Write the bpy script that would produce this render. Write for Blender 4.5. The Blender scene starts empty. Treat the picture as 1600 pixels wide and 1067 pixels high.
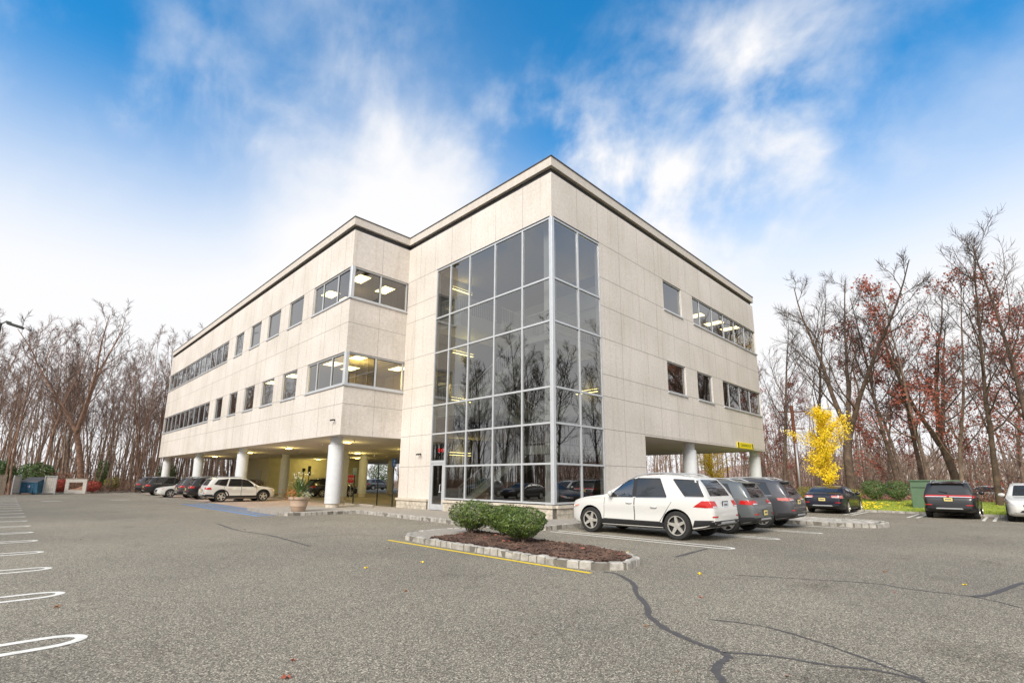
import bpy, math, random
from mathutils import Vector, Matrix
from mathutils.bvhtree import BVHTree
from bpy import context
SC = bpy.context.scene
COL = SC.collection
R = math.radians
# ------------------------------------------------------------------ camera
cam = bpy.data.cameras.new('camera')
camo = bpy.data.objects.new('camera', cam); COL.objects.link(camo)
yaw, pitch, roll = 0.7848, 0.1936, 0.0071
F = Vector((math.sin(yaw)*math.cos(pitch), math.cos(yaw)*math.cos(pitch), math.sin(pitch)))
Rt = Vector((math.cos(yaw), -math.sin(yaw), 0)); Up = Rt.cross(F)
R2 = math.cos(roll)*Rt + math.sin(roll)*Up; U2 = -math.sin(roll)*Rt + math.cos(roll)*Up
m = Matrix((R2, U2, -F)).transposed().to_4x4(); m.translation = (-15.012, -12.701, 1.566)
camo.matrix_world = m
cam.sensor_width = 36; cam.lens = 36*776.13/1600; cam.shift_y = (598.7-533.5)/1600
cam.clip_start = 0.1; cam.clip_end = 1500
SC.camera = camo
# ------------------------------------------------------------------ light
SUN_EL, SUN_AZ = R(38), R(248)          # azimuth clockwise from +y: from the viewer's left, behind
w = bpy.data.worlds.new('World'); SC.world = w; w.use_nodes = True
nt = w.node_tree; N = nt.nodes; L = nt.links; N.clear()
def nd(t, **k):
    n = N.new(t)
    for a, b in k.items(): setattr(n, a, b)
    return n
def mth(op, a, b=None, clamp=False):
    n = nd('ShaderNodeMath', operation=op, use_clamp=clamp)
    for i, x in enumerate((a, b)):
        if x is None: continue
        if isinstance(x, (int, float)): n.inputs[i].default_value = x
        else: L.new(x, n.inputs[i])
    return n.outputs[0]
tc = nd('ShaderNodeTexCoord'); D = tc.outputs['Generated']
sep = nd('ShaderNodeSeparateXYZ'); L.new(D, sep.inputs[0])
sky = nd('ShaderNodeTexSky', sky_type='NISHITA', sun_disc=False)
sky.sun_elevation = SUN_EL; sky.sun_rotation = SUN_AZ; sky.air_density = 1.0; sky.dust_density = 0.3; sky.ozone_density = 3.0
SKYGAIN = 1.0
gain = nd('ShaderNodeMixRGB', blend_type='MULTIPLY'); gain.inputs[0].default_value = 1
L.new(sky.outputs[0], gain.inputs[1]); gain.inputs[2].default_value = (0.20, 1.42, 1.85, 1)
# clouds: blobs of directions broken by stretched noise, over a milky horizon
mp = nd('ShaderNodeMapping'); L.new(D, mp.inputs[0]); mp.inputs['Scale'].default_value = (1.0, 1.0, 1.7)
n1 = nd('ShaderNodeTexNoise'); L.new(mp.outputs[0], n1.inputs[0]); n1.inputs['Scale'].default_value = 3.2; n1.inputs['Detail'].default_value = 9; n1.inputs['Roughness'].default_value = 0.55; n1.inputs['Distortion'].default_value = 0.15
mp2 = nd('ShaderNodeMapping'); L.new(D, mp2.inputs[0]); mp2.inputs['Scale'].default_value = (3.4, 2.2, 1.7); mp2.inputs['Rotation'].default_value = (0.5, -0.35, 0.6)
n2 = nd('ShaderNodeTexNoise'); L.new(mp2.outputs[0], n2.inputs[0]); n2.inputs['Scale'].default_value = 2.6; n2.inputs['Detail'].default_value = 10; n2.inputs['Roughness'].default_value = 0.56; n2.inputs['Distortion'].default_value = 0.25
blobs = [((-.02, .84, .541), 700, .7), ((.05, .844, .533), 1200, 1.0), ((.09, .79, .61), 400, .2), ((.285, .629, .723), 260, .28), ((.185, .818, .545), 400, .2),
         ((.606, .529, .594), 110, 1.0), ((.454, .708, .541), 80, .85), ((.72, .456, .524), 120, 1.0), ((.654, .298, .695), 240, .65),
         ((.715, .224, .663), 420, .6), ((.775, .19, .60), 420, .7), ((.819, .336, .465), 120, 1.1), ((.857, .241, .455), 120, 1.0),
         ((.841, .119, .528), 300, .5), ((.313, .791, .525), 60, .5), ((.74, .107, .664), 250, .6), ((-.6, -.6, .53), 2.2, 2.6), ((-.5, .75, .45), 8, .8), ((.6, -.7, .4), 6, .9)]
tot = None
for d, k, a in blobs:
    dp = nd('ShaderNodeVectorMath', operation='DOT_PRODUCT'); L.new(D, dp.inputs[0])
    v = Vector(d).normalized(); dp.inputs[1].default_value = v
    e = mth('MULTIPLY', mth('POWER', mth('MAXIMUM', dp.outputs['Value'], 0.0), k), a)
    tot = e if tot is None else mth('ADD', tot, e)
nn = mth('ADD', mth('MULTIPLY', n1.outputs[0], 0.5), mth('MULTIPLY', n2.outputs[0], 0.5))
base = nd('ShaderNodeMapRange', interpolation_type='SMOOTHSTEP'); L.new(sep.outputs[2], base.inputs[0])
base.inputs[1].default_value = 0.62; base.inputs[2].default_value = 0.27; base.inputs[3].default_value = 0.0; base.inputs[4].default_value = 1.0
wis = nd('ShaderNodeMapRange', interpolation_type='SMOOTHSTEP'); L.new(mth('ADD', nn, mth('MULTIPLY', mth('MINIMUM', tot, 1.2), 0.03)), wis.inputs[0]); wis.inputs[1].default_value = 0.42; wis.inputs[2].default_value = 0.74
cloud = mth('MULTIPLY', wis.outputs[0], mth('ADD', tot, 0.10), True)
bk = nd('ShaderNodeVectorMath', operation='DOT_PRODUCT'); L.new(D, bk.inputs[0]); bk.inputs[1].default_value = Vector((-.62, -.6, .5)).normalized()
hz = mth('ADD', base.outputs[0], mth('MULTIPLY', mth('POWER', mth('MAXIMUM', bk.outputs['Value'], 0.0), 1.3), 1.0), True)
bank = nd('ShaderNodeVectorMath', operation='DOT_PRODUCT'); L.new(D, bank.inputs[0]); bank.inputs[1].default_value = Vector((.44, .75, .45)).normalized()
hz = mth('ADD', hz, mth('MULTIPLY', mth('POWER', mth('MAXIMUM', bank.outputs['Value'], 0.0), 45), mth('MULTIPLY', n1.outputs[0], 1.5)), True)
cov = mth('ADD', hz, mth('MULTIPLY', cloud, mth('SUBTRACT', 1.0, hz)), True)
cmix = nd('ShaderNodeMixRGB'); L.new(cov, cmix.inputs[0]); L.new(gain.outputs[0], cmix.inputs[1])
CLOUD = 7.1
cmix.inputs[2].default_value = (CLOUD*.985, CLOUD*.985, CLOUD*1.0, 1)
bg = nd('ShaderNodeBackground'); L.new(cmix.outputs[0], bg.inputs[0]); bg.inputs[1].default_value = 0.1
wo = nd('ShaderNodeOutputWorld'); L.new(bg.outputs[0], wo.inputs[0])
sl = bpy.data.lights.new('sun', 'SUN'); sl.energy = 3.0; sl.angle = R(28); sl.color = (1, .94, .855)
so = bpy.data.objects.new('sun', sl); COL.objects.link(so)
sd = Vector((math.sin(SUN_AZ)*math.cos(SUN_EL), math.cos(SUN_AZ)*math.cos(SUN_EL), math.sin(SUN_EL)))
so.rotation_euler = (-sd).to_track_quat('-Z', 'Y').to_euler()
SC.view_settings.view_transform = 'Standard'; SC.view_settings.look = 'None'; SC.view_settings.gamma = 1
SC.view_settings.exposure = 0.5
SC.render.engine = 'CYCLES'
cy = SC.cycles; cy.use_denoising = True; cy.max_bounces = 7; cy.transparent_max_bounces = 10; cy.diffuse_bounces = 3; cy.glossy_bounces = 4
cy.caustics_reflective = False; cy.caustics_refractive = False; cy.sample_clamp_indirect = 6
try: cy.denoiser = 'OPENIMAGEDENOISE'
except Exception: pass
# ------------------------------------------------------------------ materials
def mat(name, col, rough=.7, metal=0, noise=0, scale=8, coord='Object', detail=6, bump=0, bscale=None, spec=.5, col2=None, coat=0, trans=0):
    """principled material; colour varies by noise between col*(1-noise) and col*(1+noise), or col..col2"""
    M_ = bpy.data.materials.new(name); M_.use_nodes = True
    t = M_.node_tree; b = t.nodes['Principled BSDF']
    b.inputs['Roughness'].default_value = rough; b.inputs['Metallic'].default_value = metal
    b.inputs['Specular IOR Level'].default_value = spec
    b.inputs['Coat Weight'].default_value = coat
    b.inputs['Base Color'].default_value = (*col, 1)
    if noise or col2:
        tcn = t.nodes.new('ShaderNodeTexCoord'); nz = t.nodes.new('ShaderNodeTexNoise')
        t.links.new(tcn.outputs[coord], nz.inputs[0]); nz.inputs['Scale'].default_value = scale; nz.inputs['Detail'].default_value = detail
        nz.inputs['Roughness'].default_value = .65
        rp = t.nodes.new('ShaderNodeValToRGB'); t.links.new(nz.outputs[0], rp.inputs[0])
        a = col if col2 else tuple(max(0, c*(1-noise)) for c in col); c2 = col2 or tuple(min(1, c*(1+noise)) for c in col)
        rp.color_ramp.elements[0].position = .32; rp.color_ramp.elements[1].position = .68
        rp.color_ramp.elements[0].color = (*a, 1); rp.color_ramp.elements[1].color = (*c2, 1)
        t.links.new(rp.outputs[0], b.inputs['Base Color'])
        if bump:
            nb = t.nodes.new('ShaderNodeTexNoise'); t.links.new(tcn.outputs[coord], nb.inputs[0]); nb.inputs['Scale'].default_value = bscale or scale*2; nb.inputs['Detail'].default_value = 5
            bp = t.nodes.new('ShaderNodeBump'); bp.inputs['Strength'].default_value = bump; bp.inputs['Distance'].default_value = .02
            t.links.new(nb.outputs[0], bp.inputs['Height']); t.links.new(bp.outputs[0], b.inputs['Normal'])
    return M_
def emis(name, col, st):
    M_ = bpy.data.materials.new(name); M_.use_nodes = True; t = M_.node_tree; t.nodes.clear()
    e = t.nodes.new('ShaderNodeEmission'); e.inputs[0].default_value = (*col, 1); e.inputs[1].default_value = st
    o = t.nodes.new('ShaderNodeOutputMaterial'); t.links.new(e.outputs[0], o.inputs[0]); return M_
def glass(name, tint, refl, wav=0.0, refcol=(1, 1, 1)):
    """window glass: tinted see-through mixed with a mirror reflection that grows towards grazing"""
    M_ = bpy.data.materials.new(name); M_.use_nodes = True; t = M_.node_tree; t.nodes.clear()
    tr = t.nodes.new('ShaderNodeBsdfTransparent'); tr.inputs[0].default_value = (*tint, 1)
    gl = t.nodes.new('ShaderNodeBsdfGlossy'); gl.inputs['Roughness'].default_value = 0.005; gl.inputs[0].default_value = (*refcol, 1)
    lw = t.nodes.new('ShaderNodeLayerWeight'); lw.inputs[0].default_value = .5
    pw = t.nodes.new('ShaderNodeMath'); pw.operation = 'POWER'; t.links.new(lw.outputs['Facing'], pw.inputs[0]); pw.inputs[1].default_value = 4
    mr = t.nodes.new('ShaderNodeMath'); mr.operation = 'MULTIPLY_ADD'; t.links.new(pw.outputs[0], mr.inputs[0]); mr.inputs[1].default_value = 1-refl; mr.inputs[2].default_value = refl; mr.use_clamp = True
    mx = t.nodes.new('ShaderNodeMixShader'); t.links.new(mr.outputs[0], mx.inputs[0]); t.links.new(tr.outputs[0], mx.inputs[1]); t.links.new(gl.outputs[0], mx.inputs[2])
    if wav:
        tcn = t.nodes.new('ShaderNodeTexCoord'); nz = t.nodes.new('ShaderNodeTexNoise'); t.links.new(tcn.outputs['Object'], nz.inputs[0]); nz.inputs['Scale'].default_value = .7; nz.inputs['Detail'].default_value = 1
        bp = t.nodes.new('ShaderNodeBump'); bp.inputs['Strength'].default_value = wav; bp.inputs['Distance'].default_value = .1
        t.links.new(nz.outputs[0], bp.inputs['Height']); t.links.new(bp.outputs[0], gl.inputs['Normal'])
    o = t.nodes.new('ShaderNodeOutputMaterial'); t.links.new(mx.outputs[0], o.inputs[0]); return M_

def concrete_mat():
    M_ = mat('precast_concrete', (.55, .50, .445), .85, spec=.2); t = M_.node_tree; b = t.nodes['Principled BSDF']
    n = t.nodes.new; k = t.links.new
    tcn = n('ShaderNodeTexCoord')
    fine = n('ShaderNodeTexNoise'); k(tcn.outputs['Object'], fine.inputs[0]); fine.inputs['Scale'].default_value = 8; fine.inputs['Detail'].default_value = 7; fine.inputs['Roughness'].default_value = .85
    big = n('ShaderNodeTexNoise'); k(tcn.outputs['Object'], big.inputs[0]); big.inputs['Scale'].default_value = .35; big.inputs['Detail'].default_value = 5
    mp = n('ShaderNodeMapping'); k(tcn.outputs['Object'], mp.inputs[0]); mp.inputs['Scale'].default_value = (2.6, 2.6, .12)
    stre = n('ShaderNodeTexNoise'); k(mp.outputs[0], stre.inputs[0]); stre.inputs['Scale'].default_value = 1.6; stre.inputs['Detail'].default_value = 7; stre.inputs['Roughness'].default_value = .7
    r1 = n('ShaderNodeValToRGB'); k(fine.outputs[0], r1.inputs[0]); r1.color_ramp.elements[0].position = .3; r1.color_ramp.elements[1].position = .7
    r1.color_ramp.elements[0].color = (.565, .522, .474, 1); r1.color_ramp.elements[1].color = (.815, .768, .715, 1)
    r2 = n('ShaderNodeValToRGB'); k(big.outputs[0], r2.inputs[0]); r2.color_ramp.elements[0].position = .35; r2.color_ramp.elements[1].position = .65
    r2.color_ramp.elements[0].color = (.90, .89, .87, 1); r2.color_ramp.elements[1].color = (1.04, 1.03, 1.03, 1)
    r3 = n('ShaderNodeValToRGB'); k(stre.outputs[0], r3.inputs[0]); r3.color_ramp.elements[0].position = .36; r3.color_ramp.elements[1].position = .47
    r3.color_ramp.elements[0].color = (.88, .86, .815, 1); r3.color_ramp.elements[1].color = (1, 1, 1, 1)
    a = n('ShaderNodeMixRGB'); a.blend_type = 'MULTIPLY'; a.inputs[0].default_value = 1; k(r1.outputs[0], a.inputs[1]); k(r2.outputs[0], a.inputs[2])
    c = n('ShaderNodeMixRGB'); c.blend_type = 'MULTIPLY'; c.inputs[0].default_value = .8; k(a.outputs[0], c.inputs[1]); k(r3.outputs[0], c.inputs[2])
    k(c.outputs[0], b.inputs['Base Color'])
    bp = n('ShaderNodeBump'); bp.inputs['Strength'].default_value = .25; bp.inputs['Distance'].default_value = .02; k(fine.outputs[0], bp.inputs['Height']); k(bp.outputs[0], b.inputs['Normal'])
    return M_
def asphalt_mat():
    M_ = mat('asphalt', (.1, .1, .1), .9, spec=.25); t = M_.node_tree; b = t.nodes['Principled BSDF']; n = t.nodes.new; k = t.links.new
    tcn = n('ShaderNodeTexCoord')
    v = n('ShaderNodeTexVoronoi'); k(tcn.outputs['Object'], v.inputs[0]); v.inputs['Scale'].default_value = 105
    v2 = n('ShaderNodeTexNoise'); k(tcn.outputs['Object'], v2.inputs[0]); v2.inputs['Scale'].default_value = 32; v2.inputs['Detail'].default_value = 5; v2.inputs['Roughness'].default_value = .8
    big = n('ShaderNodeTexNoise'); k(tcn.outputs['Object'], big.inputs[0]); big.inputs['Scale'].default_value = .16; big.inputs['Detail'].default_value = 8; big.inputs['Roughness'].default_value = .6
    sep = n('ShaderNodeSeparateColor'); k(v.outputs['Color'], sep.inputs[0])
    r1 = n('ShaderNodeValToRGB'); k(sep.outputs[0], r1.inputs[0])
    cr = r1.color_ramp; cr.elements[0].color = (.075, .067, .054, 1); cr.elements[1].color = (.70, .63, .51, 1); e = cr.elements.new(.55); e.color = (.23, .207, .165, 1); e = cr.elements.new(.85); e.color = (.37, .334, .268, 1)
    r2 = n('ShaderNodeValToRGB'); k(v2.outputs[0], r2.inputs[0]); r2.color_ramp.elements[0].position = .3; r2.color_ramp.elements[1].position = .7; r2.color_ramp.elements[0].color = (.62, .62, .62, 1); r2.color_ramp.elements[1].color = (1.38, 1.37, 1.35, 1)
    r3 = n('ShaderNodeValToRGB'); k(big.outputs[0], r3.inputs[0]); r3.color_ramp.elements[0].position = .3; r3.color_ramp.elements[1].position = .7; r3.color_ramp.elements[0].color = (.74, .74, .75, 1); r3.color_ramp.elements[1].color = (1.12, 1.11, 1.08, 1)
    a = n('ShaderNodeMixRGB'); a.blend_type = 'MULTIPLY'; a.inputs[0].default_value = 1; k(r1.outputs[0], a.inputs[1]); k(r2.outputs[0], a.inputs[2])
    c = n('ShaderNodeMixRGB'); c.blend_type = 'MULTIPLY'; c.inputs[0].default_value = 1; k(a.outputs[0], c.inputs[1]); k(r3.outputs[0], c.inputs[2])
    st = n('ShaderNodeTexNoise'); k(tcn.outputs['Object'], st.inputs[0]); st.inputs['Scale'].default_value = .55; st.inputs['Detail'].default_value = 7; st.inputs['Roughness'].default_value = .62
    r4 = n('ShaderNodeValToRGB'); k(st.outputs[0], r4.inputs[0]); r4.color_ramp.elements[0].position = .60; r4.color_ramp.elements[1].position = .72; r4.color_ramp.elements[0].color = (1, 1, 1, 1); r4.color_ramp.elements[1].color = (.70, .69, .68, 1)
    c2 = n('ShaderNodeMixRGB'); c2.blend_type = 'MULTIPLY'; c2.inputs[0].default_value = 1; k(c.outputs[0], c2.inputs[1]); k(r4.outputs[0], c2.inputs[2])
    k(c2.outputs[0], b.inputs['Base Color'])
    bp = n('ShaderNodeBump'); bp.inputs['Strength'].default_value = .5; bp.inputs['Distance'].default_value = .012; k(v2.outputs[0], bp.inputs['Height']); k(bp.outputs[0], b.inputs['Normal'])
    return M_
M = dict(
 wall=concrete_mat(), asphalt=asphalt_mat(),
 joint=mat('joint_sealant', (.30, .275, .245), .9), reveal=mat('dark_reveal', (.045, .045, .047), .6, noise=.3, scale=3),
 fascia=mat('cornice_stucco', (.60, .55, .49), .85, noise=.08, scale=4), coping=mat('dark_coping', (.06, .05, .045), .5),
 alu=mat('anodised_aluminium', (.62, .64, .66), .38, .35, noise=.05, scale=3), alud=mat('dark_gasket', (.03, .03, .032), .5),
 stone=mat('cut_limestone', (.50, .45, .37), .9, noise=.35, scale=5, bump=.6, bscale=14), cap=mat('limestone_cap', (.56, .50, .41), .8, noise=.15, scale=6),
 pane=glass('tinted_glass', (.44, .42, .36), .17, wav=.008), cpane=glass('curtain_glass', (.46, .47, .46), .21, wav=.006),
 carglass=glass('car_glass', (.10, .105, .11), .12), clearglass=glass('clear_car_glass', (.60, .74, .68), .22),
 white=mat('white_paint', (.74, .74, .72), .55, noise=.04, scale=3), line=mat('line_paint', (.74, .715, .65), .8, noise=.16, scale=9),
 yline=mat('yellow_paint', (.78, .56, .02), .75, noise=.14, scale=12), bline=mat('blue_paint', (.05, .21, .56), .85, col2=(.13, .36, .74), scale=6),
 tar=mat('crack_sealer', (.082, .074, .070), .65, noise=.2, scale=14, bump=.3), walk=mat('concrete_walk', (.33, .295, .25), .9, noise=.18, scale=6, bump=.2, bscale=40),
 pink=mat('pinkish_concrete', (.40, .30, .235), .88, noise=.2, scale=1.5), gar=mat('garage_floor', (.30, .265, .215), .9, noise=.25, scale=1.2),
 kerb=mat('granite_block', (.22, .205, .18), .9, col2=(.52, .49, .44), scale=4, bump=.5, bscale=25), mortar=mat('mortar', (.17, .155, .13), .95, noise=.2),
 mulch=mat('bark_mulch', (.045, .025, .018), .95, col2=(.13, .075, .05), scale=26, bump=.9, bscale=40), chip=mat('mulch_chip', (.035, .02, .015), .9, col2=(.17, .10, .07), scale=3),
 soffit=mat('soffit_plaster', (.60, .56, .50), .9, noise=.07, scale=1.2), column=mat('column_white', (.60, .615, .63), .75, noise=.05, scale=5),
 inwall=mat('interior_wall', (.085, .083, .075), .8, noise=.03), carpet=mat('carpet', (.12, .11, .10), .95), ceil2=mat('lit_ceiling_tile', (.52, .48, .36), .9), lpart=mat('lamplit_partition', (.46, .38, .20), .8, noise=.1, scale=.6), ceil=mat('ceiling_tile', (.26, .225, .17), .9, noise=.03), dkin=mat('dark_partition', (.16, .13, .09), .8, noise=.2, scale=.6),
 stair=mat('stair_steel', (.46, .475, .42), .6), rail=mat('rail_paint', (.5, .51, .47), .5), yellowwall=mat('cream_block', (.56, .52, .34), .9, noise=.08, scale=2),
 troffer=emis('troffer', (1, .84, .42), 7), tube=emis('lamp_tube', (1, .82, .30), 5), downl=emis('downlight', (1, .76, .2), 12), exitm=emis('exit_red', (1, .03, .03), 2.0),
 bark3=mat('dark_brown_bark', (.05, .036, .028), .95, col2=(.17, .115, .08), scale=2.5, bump=.5, bscale=10), bark=mat('bark', (.115, .082, .06), .95, col2=(.34, .245, .185), scale=3, bump=.5, bscale=12), bark2=mat('warm_bark', (.14, .08, .055), .95, col2=(.36, .225, .16), scale=2.5, bump=.5, bscale=10),
 twig=mat('twig', (.175, .112, .086), .95, noise=.3, scale=1), twig2=mat('grey_twig', (.075, .055, .045), .95, noise=.3, scale=1),
 redleaf=mat('russet_leaf', (.25, .062, .04), .8, col2=(.46, .14, .085), scale=1.3), brownleaf=mat('tan_leaf', (.22, .11, .055), .8, col2=(.40, .2, .1), scale=1.2),
 gold=mat('golden_leaf', (.88, .58, .008), .7, col2=(1.0, .80, .03), scale=2.5), green=mat('evergreen_leaf', (.035, .075, .02), .6, col2=(.13, .21, .05), scale=7), yew=mat('yew_leaf', (.012, .034, .008), .5, col2=(.15, .215, .024), scale=8),
 redhedge=mat('red_hedge_leaf', (.30, .04, .03), .8, col2=(.48, .1, .07), scale=3), tanhedge=mat('tan_hedge_leaf', (.24, .13, .08), .9, col2=(.42, .24, .16), scale=2), olive=mat('olive_leaf', (.18, .18, .04), .8, col2=(.40, .34, .08), scale=3),
 grass=mat('lawn', (.17, .25, .03), .9, col2=(.40, .44, .06), scale=2.2, bump=.5, bscale=30), litter=mat('leaf_litter', (.17, .11, .07), .95, col2=(.33, .22, .15), scale=1.2, bump=.4, bscale=8), far=mat('far_brush', (.26, .165, .13), .95, col2=(.40, .28, .23), scale=.25),
 black=mat('black_plastic', (.018, .018, .019), .55), tyre=mat('tyre_rubber', (.022, .021, .02), .85, noise=.2, scale=10), alloy=mat('alloy_rim', (.66, .63, .57), .3, .6), rimd=mat('rim_shadow', (.02, .02, .02), .6), chrome=mat('chrome', (.75, .75, .75), .15, 1),
 red=mat('red_lens', (.48, .015, .012), .15, coat=.5), pinkl=mat('pale_red_lens', (.55, .17, .15), .15, coat=.5), amber=mat('amber_lens', (.8, .18, .03), .2), lens=mat('clear_lens', (.7, .72, .74), .1, .3), plate=mat('plate_yellow', (.75, .62, .22), .5, noise=.1, scale=6), platew=mat('plate_white', (.62, .66, .70), .5), seat=mat('seat', (.05, .05, .05), .8),
 terra=mat('planter_clay', (.46, .34, .25), .85, noise=.12, scale=5), signy=mat('sign_yellow', (.86, .72, .0), .5), signb=mat('sign_black', (.015, .015, .015), .6), signr=mat('sign_red', (.62, .03, .03), .5), signw=mat('sign_white', (.8, .8, .8), .5), signbl=mat('sign_blue', (.05, .16, .42), .5), signg=mat('sign_back', (.22, .28, .27), .6),
 post=mat('post_dark', (.03, .035, .03), .6), steel=mat('galvanised', (.42, .43, .44), .5, .4), blue=mat('dumpster_blue', (.025, .10, .17), .6, noise=.45, scale=3), lid=mat('dumpster_lid', (.16, .16, .17), .6), wood=mat('weathered_wood', (.26, .21, .16), .9, noise=.25, scale=5), pale=mat('pale_board', (.48, .45, .41), .85, noise=.15, scale=4),
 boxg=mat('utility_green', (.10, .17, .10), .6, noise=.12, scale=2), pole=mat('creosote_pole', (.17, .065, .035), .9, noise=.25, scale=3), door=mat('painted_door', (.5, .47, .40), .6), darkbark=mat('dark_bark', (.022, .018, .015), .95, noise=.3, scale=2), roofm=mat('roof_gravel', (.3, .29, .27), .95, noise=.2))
def paint(name, c, metal=0.0):
    return mat(name, c, .32, metal, spec=.5, coat=.6)
# ------------------------------------------------------------------ mesh helper
class MB:
    def __init__(s): s.v, s.f, s.m = [], [], []
    def add(s, vs, fs, mi=0):
        o = len(s.v); s.v += [tuple(p) for p in vs]; s.f += [tuple(i+o for i in f) for f in fs]; s.m += [mi]*len(fs)
    def box(s, x0, x1, y0, y1, z0, z1, mi=0):
        v = [(x, y, z) for z in (z0, z1) for y in (y0, y1) for x in (x0, x1)]
        s.add(v, [(0, 2, 3, 1), (4, 5, 7, 6), (0, 1, 5, 4), (2, 6, 7, 3), (0, 4, 6, 2), (1, 3, 7, 5)], mi)
    def bbox(s, x0, x1, y0, y1, z0, z1, b=.02, mi=0):
        "box with chamfered top and vertical edges"
        def ring(x0, x1, y0, y1, z): return [(x0+b, y0, z), (x1-b, y0, z), (x1, y0+b, z), (x1, y1-b, z), (x1-b, y1, z), (x0+b, y1, z), (x0, y1-b, z), (x0, y0+b, z)]
        v = ring(x0, x1, y0, y1, z0)+ring(x0, x1, y0, y1, z1-b)+ring(x0+b, x1-b, y0+b, y1-b, z1)
        f = [tuple(range(7, -1, -1))]+[(k*8+i, k*8+(i+1) % 8, k*8+8+(i+1) % 8, k*8+8+i) for k in (0, 1) for i in range(8)]+[tuple(range(16, 24))]
        s.add(v, f, mi)
    def obox(s, c, ax, ay, az, mi=0):
        c, ax, ay, az = map(Vector, (c, ax, ay, az))
        v = [c+sx*ax+sy*ay+sz*az for sz in (-1, 1) for sy in (-1, 1) for sx in (-1, 1)]
        s.add(v, [(0, 2, 3, 1), (4, 5, 7, 6), (0, 1, 5, 4), (2, 6, 7, 3), (0, 4, 6, 2), (1, 3, 7, 5)], mi)
    def bar(s, a, b, w, h=None, mi=0):
        a, b = Vector(a), Vector(b); d = b-a; l = d.length; d.normalize(); u = d.cross(Vector((0, 0, 1)))
        if u.length < .01: u = Vector((1, 0, 0))
        u.normalize(); s.obox((a+b)/2, d*l/2, u*w/2, u.cross(d)*(h or w)/2, mi)
    def tube(s, pts, rs, n=6, mi=0, cap=True):
        pts = [Vector(p) for p in pts]; o = len(s.v); u = None; k = len(pts)
        for i, p in enumerate(pts):
            d = (pts[min(i+1, k-1)]-pts[max(i-1, 0)])
            if d.length < 1e-9: d = Vector((0, 0, 1))
            d.normalize()
            if u is None:
                u = d.orthogonal().normalized()
            else:
                u = (u-d*u.dot(d))
                u = u.normalized() if u.length > 1e-6 else d.orthogonal().normalized()
            w_ = d.cross(u); r = rs[i] if hasattr(rs, '__len__') else rs
            for j in range(n):
                a = 2*math.pi*j/n; s.v.append(tuple(p+u*(r*math.cos(a))+w_*(r*math.sin(a))))
        for i in range(k-1):
            for j in range(n):
                s.f.append((o+i*n+j, o+i*n+(j+1) % n, o+(i+1)*n+(j+1) % n, o+(i+1)*n+j)); s.m.append(mi)
        if cap:
            s.f.append(tuple(o+j for j in range(n-1, -1, -1))); s.m.append(mi)
            s.f.append(tuple(o+(k-1)*n+j for j in range(n))); s.m.append(mi)
    def lathe(s, prof, n=24, c=(0, 0, 0), mi=0, axis='z', cap=True):
        o = len(s.v)
        for r, z in prof:
            for j in range(n):
                a = 2*math.pi*j/n; x, y = r*math.cos(a), r*math.sin(a)
                s.v.append((c[0]+x, c[1]+y, c[2]+z) if axis == 'z' else (c[0]+x, c[1]+z, c[2]+y))
        for i in range(len(prof)-1):
            for j in range(n):
                s.f.append((o+i*n+j, o+i*n+(j+1) % n, o+(i+1)*n+(j+1) % n, o+(i+1)*n+j)); s.m.append(mi)
        if not cap: return
        s.f.append(tuple(o+j for j in range(n-1, -1, -1))); s.m.append(mi)
        s.f.append(tuple(o+(len(prof)-1)*n+j for j in range(n))); s.m.append(mi)
    def prism(s, poly, z0, z1, mi=0):
        n = len(poly); v = [(x, y, z0) for x, y in poly]+[(x, y, z1) for x, y in poly]
        s.add(v, [tuple(range(n-1, -1, -1)), tuple(range(n, 2*n))]+[(i, (i+1) % n, n+(i+1) % n, n+i) for i in range(n)], mi)
    def leaf(s, p, sz, rng, mi=0, nrm=None, asp=.6):
        if nrm is None: nrm = Vector((rng.gauss(0, 1), rng.gauss(0, 1), rng.gauss(0, 1)))
        nrm = Vector(nrm); nrm = nrm.normalized() if nrm.length > 1e-6 else Vector((0, 0, 1))
        u = nrm.orthogonal().normalized(); a = rng.random()*6.283; w_ = nrm.cross(u); d = u*math.cos(a)+w_*math.sin(a); e = nrm.cross(d)*sz*asp*.5; d = d*sz*.5; p = Vector(p)
        s.add([p-d, p+e-d*.1, p+d, p-e-d*.1], [(0, 1, 2, 3)], mi)
    def build(s, name, mats, parent=None, smooth=False, angle=None):
        me = bpy.data.meshes.new(name); me.from_pydata(s.v, [], s.f)
        for m_ in (mats if isinstance(mats, (list, tuple)) else [mats]): me.materials.append(m_)
        if any(s.m): me.polygons.foreach_set('material_index', s.m)
        if smooth:
            me.polygons.foreach_set('use_smooth', [True]*len(me.polygons))
            if angle: me.set_sharp_from_angle(angle=R(angle))
        me.update()
        return obj(name, me, parent)
def obj(name, me, parent=None):
    o = bpy.data.objects.new(name, me); COL.objects.link(o)
    if parent is not None: o.parent = parent
    return o
def tag(o, label, cat, group=None, kind=None):
    o['label'] = label; o['category'] = cat
    if group: o['group'] = group
    if kind: o['kind'] = kind
    return o
def thing(name, label, cat, loc=(0, 0, 0), rz=0, group=None):
    o = bpy.data.objects.new(name, None); COL.objects.link(o); o.empty_display_size = .2
    o.location = loc; o.rotation_euler = (0, 0, rz); return tag(o, label, cat, group)
def empty(name, parent):
    o = bpy.data.objects.new(name, None); COL.objects.link(o); o.parent = parent; return o
def struct(o): o['kind'] = 'structure'; return o
def dup(o, parent=None):
    kids = list(o.children); c = o.copy(); COL.objects.link(c)
    if parent is not None: c.parent = parent
    for k_ in kids: dup(k_, c)
    return c
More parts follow.
